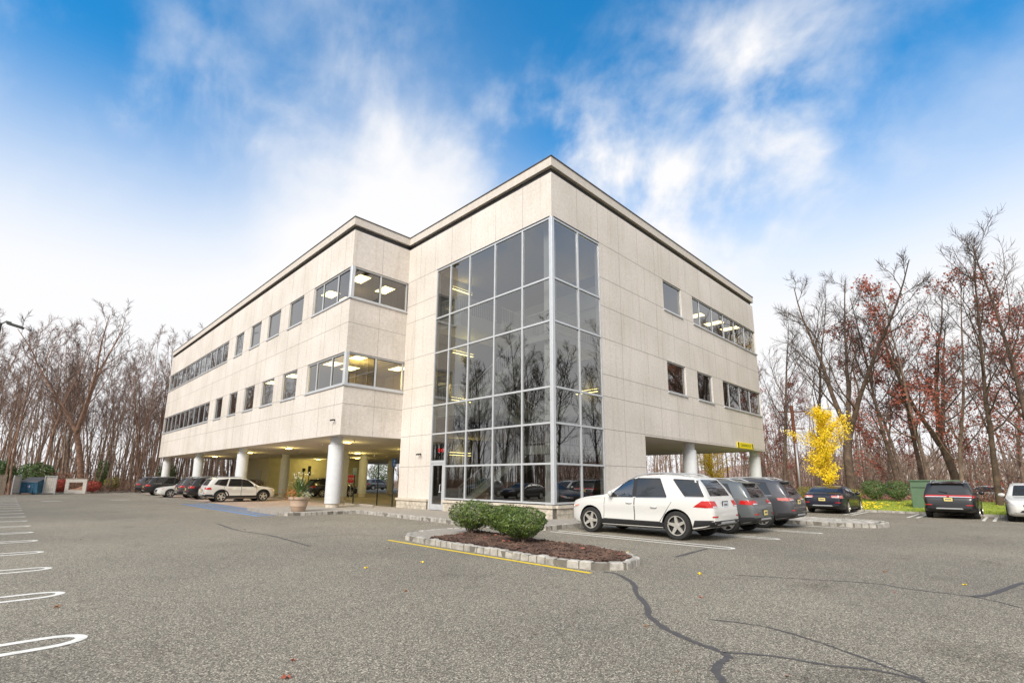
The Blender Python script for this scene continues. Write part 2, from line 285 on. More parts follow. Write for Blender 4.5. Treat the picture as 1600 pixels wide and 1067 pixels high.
def text(name, body, size, material, parent, loc, rot, ext=.002, align='CENTER'):
    cu = bpy.data.curves.new(name, 'FONT'); cu.body = body; cu.size = size; cu.align_x = align; cu.align_y = 'CENTER'; cu.extrude = ext
    cu.materials.append(material); o = obj(name, cu); me = bpy.data.meshes.new_from_object(o.evaluated_get(context.evaluated_depsgraph_get())); bpy.data.objects.remove(o); o = obj(name, me, parent); o.location = loc; o.rotation_euler = rot; return o
# ------------------------------------------------------------------ ground
def sheet(name, poly, z, material, kind='structure', label=None):
    b = MB(); b.add([(x, y, z) for x, y in poly], [tuple(range(len(poly)))]); o = b.build(name, material); o['kind'] = kind; return o
sheet('terrain', [(-700, -700), (700, -700), (700, 700), (-700, 700)], -.06, M['litter'])
sheet('asphalt_lot', [(-90, -90), (19.05, -90), (19.05, 1.5), (24.5, 7), (37, 9), (37, 95), (24.5, 95), (24, 58.6), (-5, 58.6), (-7, 56.2), (-12, 53.6), (-15, 51.8), (-90, 48)], 0, M['asphalt'])
def slab(name, poly, z0, z1, material):
    b = MB(); b.prism(poly, z0, z1); return struct(b.build(name, material))
WALK = [(-6.35, 10.3), (-5.95, 9.72), (-4.2, 9.72), (-3.0, 9.72), (-2.95, 7.6), (-3.1, 4.8), (-3.2, 2.2), (-2.95, -1.1), (-2.4, -1.68), (.5, -1.7), (6.85, -1.7)]
slab('pavement', [(x+.06, y+.06) for x, y in WALK]+[(6.9, .2), (-.1, .2), (-.1, 14.9), (-6.2, 14.9), (-6.3, 12)], -.02, .14, M['walk'])
sheet('garage_apron', [(-5.5, 15.0), (.6, 15.0), (.6, 53.2), (-4.6, 53.2)], .004, M['pink'])
sheet('garage_floor', [(.6, 10.9), (6.98, 10.9), (6.98, .2), (23.75, .2), (23.75, 53.2), (.6, 53.2)], .006, M['gar'])
def kerb(name, pts, closed=False, wd=.13, h=.15, seed=1, ln=.25):
    rng = random.Random(seed); b = MB(); pts = [Vector((*p, 0)) for p in pts]
    if closed: pts.append(pts[0])
    for a, c in zip(pts, pts[1:]):
        d = c-a; l = d.length; n = max(1, round(l/ln)); d.normalize(); q = Vector((-d.y, d.x, 0)); s = l/n
        b.obox((a+c)/2+Vector((0, 0, h*.38)), d*(l/2+.03), q*(wd*.42), Vector((0, 0, h*.5)), 1)
        for i in range(n):
            p = a+d*(s*(i+.5)); hh = h+rng.uniform(-.012, .012); ww = wd*rng.uniform(.92, 1.08)/2; ll = s*.5-rng.uniform(.010, .017)
            ang = rng.uniform(-.05, .05); dd = d*math.cos(ang)+q*math.sin(ang); qq = q*math.cos(ang)-d*math.sin(ang); ch = .022
            off = q*rng.uniform(-.012, .012)
            def ring(z, i0): return [p+off+dd*(sx*(ll-i0))+qq*(sy*(ww-i0))+Vector((0, 0, z+rng.uniform(-.005, .005))) for sx, sy in ((-1, -1), (1, -1), (1, 1), (-1, 1))]
            v = ring(-.03, 0)+ring(hh-ch, rng.uniform(0, .006))+ring(hh, ch)
            b.add(v, [(3, 2, 1, 0), (8, 9, 10, 11)]+[(k*4+j, k*4+(j+1) % 4, k*4+4+(j+1) % 4, k*4+4+j) for k in (0, 1) for j in range(4)], 0)
    return struct(b.build(name, [M['kerb'], M['mortar']]))
kerb('pavement_kerb', WALK, seed=3)
ISL = [(-6.85, -.55), (-7.2, -.95), (-7.3, -2), (-7.33, -4), (-7.38, -6.3), (-7.25, -7.05), (-6.85, -7.42), (-6.25, -7.34), (-5.8, -6.85), (-5.47, -5.8), (-5.4, -4), (-5.15, -2.2), (-4.8, -.6), (-5.25, -.15), (-6.1, -.25)]
kerb('island_kerb', ISL, True, wd=.15, h=.135, seed=5, ln=.235)
ISL2 = [(6.85, -1.75), (6.9, -8.3), (7.25, -8.9), (8.3, -9.1), (9.2, -8.7), (9.45, -8), (9.45, -1.75)]
kerb('side_island_kerb', ISL2, False, seed=7)
# cobbled side island with a scatter of leaves
def side_island():
    rng = random.Random(8); b = MB()
    b.prism([(x*.985+.12, y) for x, y in ISL2], -.02, .11, 1)
    for i in range(9):
        for j in range(27):
            x = 7.02+i*.265; y = -8.75+j*.262
            if (x > 9.0 or x < 7.2) and y < -8.3: continue
            h = .13+rng.uniform(0, .02); b.bbox(x, x+.25, y, y+.245, .1, h, .02, 0)
    struct(b.build('cobble_paving', [M['kerb'], M['mortar']]))
side_island()
slab('island_apron', [(-6.8, -.65), (-7.1, -1.0), (-7.2, -1.95), (-6.2, -1.85), (-5.05, -1.3), (-4.9, -.62), (-5.3, -.25), (-6.1, -.33)], -.02, .125, M['walk'])
def mulch():
    rng = random.Random(9); b = MB()
    poly = [(-7.2, -1.98), (-7.25, -4), (-7.3, -6.3), (-7.18, -7.0), (-6.82, -7.33), (-6.28, -7.26), (-5.86, -6.8), (-5.55, -5.8), (-5.48, -4), (-5.25, -2.2), (-5.05, -1.35), (-6.2, -1.87)]
    def inside(x, y):
        c = False
        for (x1, y1), (x2, y2) in zip(poly, poly[1:]+poly[:1]):
            if (y1 > y) != (y2 > y) and x < (x2-x1)*(y-y1)/(y2-y1)+x1: c = not c
        return c
    b.prism(poly, -.02, .12, 0)
    n = 0
    while n < 5200:
        x, y = rng.uniform(-7.4, -5), rng.uniform(-7.4, -1.3)
        if not inside(x, y): continue
        n += 1; t = rng.uniform(0, 6.28); l = rng.uniform(.02, .05); wd = rng.uniform(.006, .014)
        d = Vector((math.cos(t), math.sin(t), rng.uniform(-.3, .5))).normalized(); q = d.orthogonal().normalized()
        b.obox((x, y, .122+rng.random()*.045), d*l, q*wd, d.cross(q)*.006, 1)
    for k in range(16):
        x, y = rng.uniform(-7.3, -5.4), rng.uniform(-7.2, -1.8)
        if inside(x, y): b.leaf((x, y, .19), .11, rng, 2, (rng.uniform(-.4, .4), rng.uniform(-.4, .4), 1))
    o = b.build('mulch', [M['mulch'], M['chip'], M['redleaf']]); o['kind'] = 'stuff'
    tag(o, 'dark brown bark mulch filling the shrub island', 'mulch', kind='stuff')
mulch()
# painted lines
ZL = .005
def strip(b, pts, wd, z=ZL, rng=None, mi=0):
    pts = [Vector((*p, z)) for p in pts]; n = len(pts); o = len(b.v)
    for i, p in enumerate(pts):
        d = (pts[min(i+1, n-1)]-pts[max(i-1, 0)]).normalized(); q = Vector((-d.y, d.x, 0)); ww = wd*(rng.uniform(.7, 1.3) if rng else 1)/2
        b.v += [tuple(p+q*ww), tuple(p-q*ww)]
    for i in range(n-1): b.f.append((o+2*i, o+2*i+1, o+2*i+3, o+2*i+2)); b.m.append(mi)
def hairpin(b, end, d, ln, sep=.19, wd=.1):
    "two lines joined by a round turn at END, running along D for LN"
    d = Vector((*d, 0)).normalized(); q = Vector((-d.y, d.x, 0)); e = Vector((*end, 0)); pts = [e+d*ln+q*sep, e+d*(ln*.5)+q*sep, e+d*sep*1.5+q*sep]
    for k in range(1, 10): a = math.pi*k/10; pts.append(e+d*(sep*1.5-sep*1.5*math.sin(a))+q*(sep*math.cos(a)))
    pts += [e+d*sep*1.5-q*sep, e+d*(ln*.5)-q*sep, e+d*ln-q*sep]; strip(b, [(p.x, p.y) for p in pts], wd)
b = MB()
for i in range(19): hairpin(b, (-14.25, -5.87+i*2.72), (-1, 0), 5.4)
struct(b.build('stall_lines', M['line']))
b = MB()
for x, y1 in ((-2.42, -7.65), (.62, -7.72), (3.45, -8.1)): hairpin(b, (x, y1), (0, 1), 5.6, sep=.17 if x > 0 else .2)
strip(b, [(6.2, -1.9), (6.2, -8.4)], .12)
struct(b.build('stall_lines', M['line']))
b = MB()
for y in (-3.9, -6.45, -9.0, -11.6, -14.2, -16.8): strip(b, [(15.1, y+.17), (18.95, y+.17)], .11); strip(b, [(15.1, y-.17), (18.95, y-.17)], .11)
struct(b.build('stall_lines', M['line']))
b = MB()
for i in range(10): strip(b, [(-7.3, 26.9+i*2.9), (-1.6, 26.9+i*2.9)], .12)
strip(b, [(-13.1, 33.3), (-12.1, 33.25)], .35); strip(b, [(-9.45, 33.6), (-8.4, 33.5)], .3)
for i in range(8): strip(b, [(25.2, 14+i*6), (30, 14+i*6)], .12)
struct(b.build('stall_lines', M['line']))
b = MB(); strip(b, [(-7.62, -.7), (-7.63, -3.6), (-7.62, -5.6), (-7.6, -7.25)], .105); struct(b.build('yellow_line', M['yline']))
b = MB()
strip(b, [(-7.15, 10.5), (-7.05, 24.3)], .12); strip(b, [(-5.65, 10.7), (-5.6, 24.3)], .12)
for i in range(17): strip(b, [(-7.1, 10.6+i*.82), (-5.62, 11.25+i*.82)], .17)
struct(b.build('blue_hatching', M['bline']))
rng = random.Random(4)
def fine(pts, n=5, j=.012):
    out = []
    for k in range(len(pts)-1):
        p0, p1, p2, p3 = pts[max(k-1, 0)], pts[k], pts[k+1], pts[min(k+2, len(pts)-1)]
        for i in range(n):
            t = i/n; out.append(tuple(.5*((2*b_)+(-a+c)*t+(2*a-5*b_+4*c-d)*t*t+(-a+3*b_-3*c+d)*t**3)+rng.uniform(-j, j) for a, b_, c, d in zip(p0, p1, p2, p3)))
    return out+[pts[-1]]
b = MB()
for pts, wd in (([(-7.3, -7.3), (-7.35, -7.65), (-7.86, -8.25), (-8.4, -8.62), (-8.92, -9.09), (-9.37, -9.39), (-9.71, -9.78), (-9.9, -10.16), (-10.02, -10.5), (-10.12, -10.62), (-10.3, -10.62), (-10.49, -10.67), (-10.8, -10.87), (-11.3, -11.3)], .07),
                ([(-10.03, -10.54), (-9.81, -10.86), (-9.68, -11.34), (-9.52, -11.68), (-9.57, -11.98), (-9.9, -12.5)], .036),
                ([(-9.0, -9.97), (-8.87, -10.28), (-8.87, -10.68), (-9.08, -11.21), (-9.37, -11.71), (-9.52, -11.94)], .03),
                ([(-5.92, -9.02), (-5.03, -10.74), (-5.12, -11.32), (-5.1, -12.04), (-5.5, -12.55)], .03), ([(-5.1, -12.04), (-4.66, -12.22), (-3.08, -12.56)], .08),
                ([(-9.48, 7.54), (-9.7, 4.73), (-9.5, 2.54), (-9.57, .58), (-9.66, -.53)], .08), ([(-9.41, 1.39), (-8.51, 1.44), (-7.54, 1.05), (-6.9, -.3)], .035),
                ([(-4.72, -7.34), (-3.65, -7.27), (-2.89, -7.22)], .09)):
    strip(b, fine(pts), wd, .0035, rng)
struct(b.build('crack_sealant', M['tar']))
# grass strip, its kerb and the lot edge
slab('lawn', [(19.3, -60), (27.2, -60), (27.2, 1.2), (19.3, 1.2)], -.05, .09, M['grass'])
kerb('lawn_kerb', [(19.15, -30), (19.15, 1.4)], wd=.2, h=.12, seed=11, ln=.6)
kerb('lot_edge_kerb', [(-13, 53.2), (-7, 56.4), (-5, 58.8), (10, 58.8)], wd=.2, h=.12, seed=12, ln=.8)
def grass_blades():
    s_ = MB(); s_.add([(19.32, -60, .094), (27.2, -60, .50), (27.2, 1.2, .50), (19.32, 1.2, .094)], [(0, 1, 2, 3)]); struct(s_.build('lawn_slope', M['grass']))
    rng = random.Random(13); b = MB()
    for i in range(14000):
        x, y = 19.35+rng.random()**1.3*7.7, rng.uniform(-16, 1); t = rng.random()*6.28; h = rng.uniform(.04, .1); dx, dy = math.cos(t)*.02, math.sin(t)*.02
        z = .085+(x-19.3)*.0514; b.add([(x-dx, y-dy, z), (x+dx, y+dy, z), (x+rng.uniform(-.04, .04), y+rng.uniform(-.04, .04), z+h)], [(0, 1, 2)], 0)
    for i in range(1500):
        xx = 19.4+rng.random()*5; b.leaf((xx, rng.gauss(-4.2, 1.5), .14+(xx-19.3)*.0514), rng.uniform(.09, .16), rng, 1, (rng.uniform(-.6, .6), rng.uniform(-.6, .6), 1))
    o = b.build('grass', [M['grass'], M['gold']]); tag(o, 'short lawn grass strewn with fallen yellow leaves', 'grass', kind='stuff')
grass_blades()
# fallen leaves
def leaf_mesh(mt):
    b = MB(); pts = []
    for k in range(10):
        a = 2*math.pi*k/10; r = 1 if k % 2 == 0 else .42
        pts.append((math.cos(a)*r*.06, math.sin(a)*r*.06, .02+.025*math.sin(3*a)))
    b.add([(0, 0, .015)]+pts, [(0, 1+i, 1+(i+1) % 10) for i in range(10)]); b.add([(-.002, -.1, .02), (.003, -.1, .02), (.003, 0, .016), (-.002, 0, .016)], [(0, 1, 2, 3)])
    return b, mt
first = {}
for (x, y, z_, sc, mt) in ((-13.2, -8.35, 0, 1.25, 'redleaf'), (-10.2, -4.2, 0, 1.1, 'gold'), (-9.1, -4.35, 0, 1.1, 'gold'), (-10.75, -6.3, 0, 1.0, 'brownleaf'), (-14.35, -4.15, 0, 1.2, 'brownleaf'), (-13.0, -8.0, 0, .8, 'redleaf'), (-12.4, -9.6, 0, .8, 'brownleaf'), (-13.5, -9.5, 0, .7, 'brownleaf'), (-8.0, -9.4, 0, .9, 'redleaf'), (-9.8, -9.6, 0, .8, 'brownleaf'), (-6.3, -8.6, 0, 1.2, 'gold'), (-4.9, -6.3, 0, 1, 'gold'), (-8.5, -2.2, 0, 1, 'brownleaf'), (-3.6, -10.8, 0, 1.1, 'brownleaf'), (-4.1, -11.9, 0, .9, 'gold'), (-9.5, 4.6, 0, 1.2, 'brownleaf')):
    if mt not in first:
        bm_, mm = leaf_mesh(mt); o = bm_.build('fallen_leaf', M[mt]); first[mt] = o
    else: o = first[mt].copy(); COL.objects.link(o)
    o.location = (x, y, .004); sc *= .62; o.scale = (sc, sc, sc); o.rotation_euler = (.1, -.1, x*7)
    nm = {'redleaf': 'russet', 'gold': 'bright yellow', 'brownleaf': 'tan'}[mt]
    tag(o, 'small %s fallen leaf lying on the open asphalt' % nm, 'leaf', 'fallen leaves on the asphalt')
def litter():
    rng = random.Random(77); b = MB()
    for i in range(260):
        x, y = rng.uniform(-15, 14), rng.uniform(-12, 22)
        if -3.2 < x and y > -1.6: continue
        b.leaf((x, y, .012), rng.uniform(.03, .07), rng, rng.randrange(2), (rng.uniform(-.3, .3), rng.uniform(-.3, .3), 1))
    for i in range(500): b.leaf((rng.uniform(-16, 12), 50+rng.random()*9, .02), rng.uniform(.08, .15), rng, rng.randrange(2), (rng.uniform(-.3, .3), rng.uniform(-.3, .3), 1))
    tag(b.build('leaf_litter', [M['brownleaf'], M['redleaf']]), 'tiny scattered leaf fragments across the parking lot', 'leaves', kind='stuff')
litter()
# ------------------------------------------------------------------ building
ZS, ZW, ZR = 3.777, 14.86, 15.58
WX, TY, EY, EX = -3.517, 10.925, 53.25, 23.753
BLD = thing('office_building', 'three storey beige concrete office block with glass corner stairwell and columned open ground floor', 'building', (0, 0, 0))
def clip(a, b_, cuts):
    segs = [(a, b_)]
    for c0, c1 in cuts:
        out = []
        for s0, s1 in segs:
            if c1 <= s0 or c0 >= s1: out.append((s0, s1)); continue
            if c0 > s0: out.append((s0, c0))
            if c1 < s1: out.append((c1, s1))
        segs = out
    return segs
def facade(P, u, n, W, z0, z1, ops, vj=(), hj=(), depth=.2):
    """flat wall with openings (u0,u1,z0,z1), their reveals, and sealant joints: vj (u,z0,z1), hj (z,u0,u1)"""
    P, u, n = Vector(P), Vector(u), Vector(n); b = MB(); Z = Vector((0, 0, 1))
    pt = lambda a, z, o=0: P+u*a+Z*z+n*o
    us = sorted({0, W}|{c for o in ops for c in o[:2]}); zs = sorted({z0, z1}|{c for o in ops for c in o[2:4]})
    for a, c in zip(us, us[1:]):
        for d, e in zip(zs, zs[1:]):
            if any(o[0] < (a+c)/2 < o[1] and o[2] < (d+e)/2 < o[3] for o in ops): continue
            b.add([pt(a, d), pt(c, d), pt(c, e), pt(a, e)], [(0, 1, 2, 3)], 0)
    for a, c, d, e in ops:
        for p, q, ok in (((a, d), (a, e), a > 0), ((c, e), (c, d), c < W), ((a, e), (c, e), e < z1), ((c, d), (a, d), d > z0)):
            if ok: b.add([pt(*p), pt(*q), pt(*q, -depth), pt(*p, -depth)], [(0, 1, 2, 3)], 0)
    def rect(a, c, d, e):
        b.obox(pt((a+c)/2, (d+e)/2, 0), u*((c-a)/2), Z*((e-d)/2), n*.003, 1)
    for a, d, e in vj:
        for s0, s1 in clip(d, e, [(o[2], o[3]) for o in ops if o[0]-.01 <= a <= o[1]+.01]): rect(a-.007, a+.007, s0, s1)
    for z, a, c in hj:
        for s0, s1 in clip(a, c, [(o[0], o[1]) for o in ops if o[2]-.01 <= z <= o[3]+.01]): rect(s0, s1, z-.011, z+.011)
    return b.build('wall', [M['wall'], M['joint']], BLD)
def window(P, u, n, a, c, d, e, mull=(), fw=.07, inset=.11, sill=True):
    P, u, n = Vector(P), Vector(u), Vector(n); Z = Vector((0, 0, 1)); w_ = empty('window', BLD)
    pt = lambda s, z, o=0: P+u*s+Z*z+n*o
    f = MB()
    def bar(s0, s1, z0, z1, o0, o1, mi=0): f.obox(pt((s0+s1)/2, (z0+z1)/2, (o0+o1)/2), u*((s1-s0)/2), Z*((z1-z0)/2), n*((o1-o0)/2), mi)
    i0, i1 = -inset-.06, -inset+.05
    bar(a, a+fw, d, e, i0, i1); bar(c-fw, c, d, e, i0, i1); bar(a+fw, c-fw, e-fw, e, i0, i1); bar(a+fw, c-fw, d, d+fw, i0, i1)
    for m_ in mull: bar(m_-fw/2, m_+fw/2, d+fw, e-fw, i0, i1-.004)
    cuts = [a]+list(mull)+[c]
    for s0, s1 in zip(cuts, cuts[1:]):   # dark gaskets inside each light
        for q0, q1, r0, r1 in ((s0+fw*.6, s0+fw*.6+.03, d+fw, e-fw), (s1-fw*.6-.03, s1-fw*.6, d+fw, e-fw), (s0+fw*.6, s1-fw*.6, e-fw-.03, e-fw), (s0+fw*.6, s1-fw*.6, d+fw, d+fw+.02)): bar(q0, q1, r0, r1, -inset-.012, -inset+.012, 1)
    f.build('frame', [M['alu'], M['alud']], w_)
    rng = random.Random(int(a*100+d*1000)); g = MB()
    for s0, s1 in zip(cuts, cuts[1:]):
        t = [rng.uniform(-.004, .004) for _ in range(3)]
        g.add([pt(s0+.04, d+.04, -inset+t[0]), pt(s1-.04, d+.04, -inset+t[1]), pt(s1-.04, e-.04, -inset+t[2]), pt(s0+.04, e-.04, -inset+t[0]+t[2]-t[1])], [(0, 1, 2, 3)])
    g.build('pane', M['pane'], w_)
    if sill:
        k = MB(); k.obox(pt((a+c)/2, d-.045, -.03), u*((c-a)/2+.06), Z*.045, n*.09); k.build('sill', M['alu'], w_)
    return w_
LZ0, LZ1, UZ0, UZ1 = 6.37, 8.08, 11.05, 12.8
MOD = 1.82
# wing front (x = WX, looking to -x); u runs along +y from TY
P, u, n, W = (WX, TY, 0), (0, 1, 0), (-1, 0, 0), EY-TY
sing = [(6.15, 8.4), (9.85, 12.1), (13.5, 15.65), (17.25, 19.25)]
low = [(0, 4.72)]+sing+[(20.95, 22.95), (24.6, W)]; upp = [(0, 4.72)]+sing+[(21.0, W)]
ops = [(a, c, LZ0, LZ1) for a, c in low]+[(a, c, UZ0, UZ1) for a, c in upp]
vj = [(1.82*k+.9, z0, z1) for k in range(0, 24) for z0, z1 in ((ZS, LZ0), (LZ1, UZ0), (UZ1, ZW))]
vj += [(x, z0, z1) for x in (5.4, 9.1, 12.8, 16.4, 20.1) for z0, z1 in ((LZ0, LZ1), (UZ0, UZ1))]+[(23.8, LZ0, LZ1)]
HJ = [5.35, LZ0, LZ1, 9.65, UZ0, UZ1]
facade(P, u, n, W, ZS, ZW, ops, vj, [(z, 0, W) for z in HJ])
def spread(a, c, k): return [a+(c-a)*i/k for i in range(1, k)]
for z0, z1 in ((LZ0, LZ1), (UZ0, UZ1)):
    for a, c in (low if z0 == LZ0 else upp):
        mull = (1.67, 3.5) if c < 5 else (spread(a, c, 10 if z0 == LZ0 else 12) if c > 30 else ())
        window(P, u, n, a+.004, c-.002, z0, z1, mull, fw=.09 if c < 5 or c > 30 else .07)
# wing end (y = TY, looking to -y); u from WX to 0
P, u, n = (WX, TY, 0), (1, 0, 0), (0, -1, 0); W2 = -WX
ops = [(0, W2, LZ0, LZ1), (0, W2, UZ0, UZ1)]
facade(P, u, n, W2, ZS, ZW, ops, [(1.78, z0, z1) for z0, z1 in ((ZS, LZ0), (LZ1, UZ0), (UZ1, ZW))], [(z, 0, W2) for z in (5.35, 9.65)])
for z0, z1 in ((LZ0, LZ1), (UZ0, UZ1)): window(P, u, n, .004, W2-.004, z0, z1, (1.78,), fw=.09)
b = MB()
for z0, z1 in ((LZ0, LZ1), (UZ0, UZ1)): b = MB(); b.bbox(WX-.012, WX+.2, TY-.012, TY+.2, z0+.002, z1-.002, .015); b.build('corner_post', M['alu'], BLD)
# tower left face (x = 0)
CB, CT, CY, CX = .68, 12.74, 8.1, 3.45
facade((0, 0, 0), (0, 1, 0), (-1, 0, 0), TY, .0, ZW, [(0, CY, 0, CT)], [(10.05, .6, CT)]+[(1.72, CT, ZW), (3.52, CT, ZW), (5.37, CT, ZW), (6.91, CT, ZW), (8.35, CT, ZW), (9.75, CT, ZW)], [(z, CY, TY) for z in (2.25, 3.86, 5.4, 6.45, 8.15, 10.3, 11.3, CT+.06)], .25)
# tower right face (y = 0)
rl = [(9.63, 11.8), (13.3, 15.4), (17.0, EX)]; ru = [(9.63, 11.8), (13.27, EX)]
ops = [(0, CX, 0, CT), (6.98, EX, 0, ZS)]+[(a, c, LZ0, LZ1) for a, c in rl]+[(a, c, UZ0, UZ1) for a, c in ru]
vs = [5.2, 6.98, 8.75, 10.6, 12.45, 14.3, 16.1, 17.95, 19.8, 21.65]
vj = [(x, z0, z1) for x in vs for z0, z1 in ((ZS, LZ0), (LZ1, UZ0))]+[(x, UZ1, ZW) for x in [1.8, 3.4]+vs]+[(5.2, .6, ZS), (5.2, LZ0, LZ1), (5.2, UZ0, UZ1), (7.6, LZ0, LZ1), (7.6, UZ0, UZ1)]
facade((0, 0, 0), (1, 0, 0), (0, -1, 0), EX, 0, ZW, ops, vj, [(z, CX, EX) for z in (2.25, 3.86, 5.35, LZ0, LZ1, 9.65, UZ0, UZ1)], .25)
for a, c in rl: window((0, 0, 0), (1, 0, 0), (0, -1, 0), a, c-.002, LZ0, LZ1, (18.08, 19.88, 21.75) if c > 20 else ())
for a, c in ru: window((0, 0, 0), (1, 0, 0), (0, -1, 0), a, c-.002, UZ0, UZ1, (14.33, 16.17, 17.99, 19.85, 21.7) if c > 20 else ())
# unseen sides and the enclosed ground floor of the tower
facade((EX, 0, 0), (0, 1, 0), (1, 0, 0), EY, ZS, ZW, [], [], [(z, 0, EY) for z in HJ])
facade((WX, EY, 0), (1, 0, 0), (0, 1, 0), EX-WX, ZS, ZW, [], [], [(z, 0, EX-WX) for z in HJ])
b = MB(); b.box(.02, 6.98, 10.72, 10.9, 0, ZS); b.box(6.76, 6.98, .26, 10.72, 0, ZS); b.build('wall', M['wall'], BLD)
# stone plinth
b = MB(); rngp = random.Random(21)
def plinth(p, q, outw):
    p, q, o = Vector((*p, 0)), Vector((*q, 0)), Vector((*outw, 0)); d = q-p; l = d.length; d.normalize(); z = .1
    for row, h in enumerate((.2, .22)):
        s = 0
        while s < l-.01:
            e = min(l, s+rngp.uniform(.3, .75)); e = l if l-e < .2 else e
            b.obox(p+d*((s+e)/2)+o*(.04+rngp.uniform(0, .018))+Vector((0, 0, z+h/2)), d*((e-s)/2-.004), o*.05, Vector((0, 0, h/2-.004)), 0); s = e
        z += h
    b.obox(p+d*l/2+o*.02+Vector((0, 0, .33)), d*(l/2), o*.06, Vector((0, 0, .22)), 2)
    b.obox(p+d*l/2+o*.055+Vector((0, 0, .585)), d*(l/2+.04), o*.1, Vector((0, 0, .055)), 1)
plinth((0, -.0), (0, 6.86), (-1, 0)); plinth((0, 8.2), (0, TY), (-1, 0)); plinth((.1, 0), (6.98, 0), (0, -1))
b.build('stone_plinth', [M['stone'], M['cap'], M['mortar']], BLD)
# cornice
FP = [(WX, EY), (WX, TY), (0, TY), (0, 0), (EX, 0), (EX, EY)]
def offs(poly, d):
    out = []
    for i, p in enumerate(poly):
        a, c = Vector(poly[i-1]), Vector(poly[(i+1) % len(poly)]); p = Vector(p)
        e1, e2 = (p-a).normalized(), (c-p).normalized(); n1, n2 = Vector((-e1.y, e1.x)), Vector((-e2.y, e2.x)); out.append(tuple(p-(n1+n2)*d))
    return out
def band(name, d0, d1, z0, z1, m_):
    b = MB(); A, B = offs(FP, d0), offs(FP, d1); k = len(A)
    b.add([(x, y, z0) for x, y in A]+[(x, y, z1) for x, y in A]+[(x, y, z0) for x, y in B]+[(x, y, z1) for x, y in B],
          [(i, (i+1) % k, k+(i+1) % k, k+i) for i in range(k)]+[(2*k+i, 3*k+i, 3*k+(i+1) % k, 2*k+(i+1) % k) for i in range(k)]+[(k+i, k+(i+1) % k, 3*k+(i+1) % k, 3*k+i) for i in range(k)]+[(i, 2*k+i, 2*k+(i+1) % k, (i+1) % k) for i in range(k)])
    return b.build(name, m_, BLD)
sgn = 1
band('reveal_band', -.1, -.4, ZW-.03, 15.14, M['reveal']); band('cornice', .07, -.5, 15.14, 15.56, M['fascia']); band('coping', .1, -.5, 15.56, 15.61, M['coping'])
b = MB(); b.add([(x, y, 15.2) for x, y in offs(FP, -.3)], [tuple(range(6))]); b.build('roof', M['roofm'], BLD)
b = MB(); b.add([(x, y, ZS+.02) for x, y in offs(FP, -.02)], [tuple(range(5, -1, -1))]); 
b.build('soffit', M['soffit'], BLD)
b = MB()
for i, (p, q) in enumerate(zip(FP, FP[1:]+FP[:1])): pass
# columns
def column(x, y, r=.385, dark=False):
    b = MB(); b.lathe([(r, .34), (r, 3.35), (r-.012, 3.37), (r-.03, 3.38)], 40, (x, y, 0), 0)
    b.lathe([(r*.8, 3.38), (r*.8, ZS+.03)], 32, (x, y, 0), 0); b.lathe([(r*.86, 0), (r*.86, .34)], 32, (x, y, 0), 1)
    b.build('column', [M['column'], M['cap']], BLD, True, 40)
for x, y in ((-2.8, 12.75), (-2.8, 27.7), (-2.8, 39.7), (-2.8, 52.6), (12.9, .6), (23.2, .6), (3, 23.4), (3, 34.8), (8.2, 29.9), (17.2, 39.8), (23.1, 14), (23.1, 27), (17.2, 14), (12.9, 14)): column(x, y)
# lift core under the wing
b = MB(); b.box(5, 16.2, 44.6, 52, 0, ZS+.02); b.build('core_wall', M['yellowwall'], BLD)
d_ = empty('door', BLD); b = MB(); b.box(4.95, 5.0, 46.6, 47.8, .02, 2.5); b.build('panel', M['door'], d_); b = MB(); b.box(4.9, 4.949, 46.75, 46.82, 1.0, 1.15); b.build('handle', M['steel'], d_)
# roof edge camera bits, soffit lamps
def downlight(x, y, power=0):
    d = empty('downlight', BLD); d.location = (x, y, ZS)
    b = MB(); b.lathe([(.26, -.012), (.26, .03)], 24); b.build('trim_ring', M['white'], d)
    b = MB(); b.lathe([(.2, -.05), (.2, -.014)], 20); b.build('lens', M['downl'], d)
    if power:
        l = bpy.data.lights.new('downlight_glow', 'POINT'); l.energy = power; l.color = (1, .80, .28); l.shadow_soft_size = .2
        o = bpy.data.objects.new('downlight_glow', l); COL.objects.link(o); o.parent = d; o.location = (0, 0, -.3)
for x, y, p in ((-.8, 24.4, 45), (-.7, 15.7, 45), (-.5, 33.6, 45), (-.3, 44.6, 45), (10.6, 35.7, 75), (9.5, 42.5, 85), (6, 27, 100), (6, 19, 90), (14, 25, 90), (15, 8, 20), (20, 20, 60)): downlight(x, y, p)
rs = random.Random(5); sp = MB(); sp.tube([(0, 0, 0), (0, 0, -.14)], .018, 6); sp.lathe([(.045, -.17), (.05, -.15)], 8)
s0 = None
for i in range(22):
    if s0 is None: s0 = sp.build('sprinkler_head', M['steel'], BLD); o = s0
    else: o = s0.copy(); COL.objects.link(o)
    o.location = (-1.6+(i % 4)*3.0+rs.uniform(-.3, .3), 13+(i//4)*4.6+rs.uniform(-.4, .4), ZS)
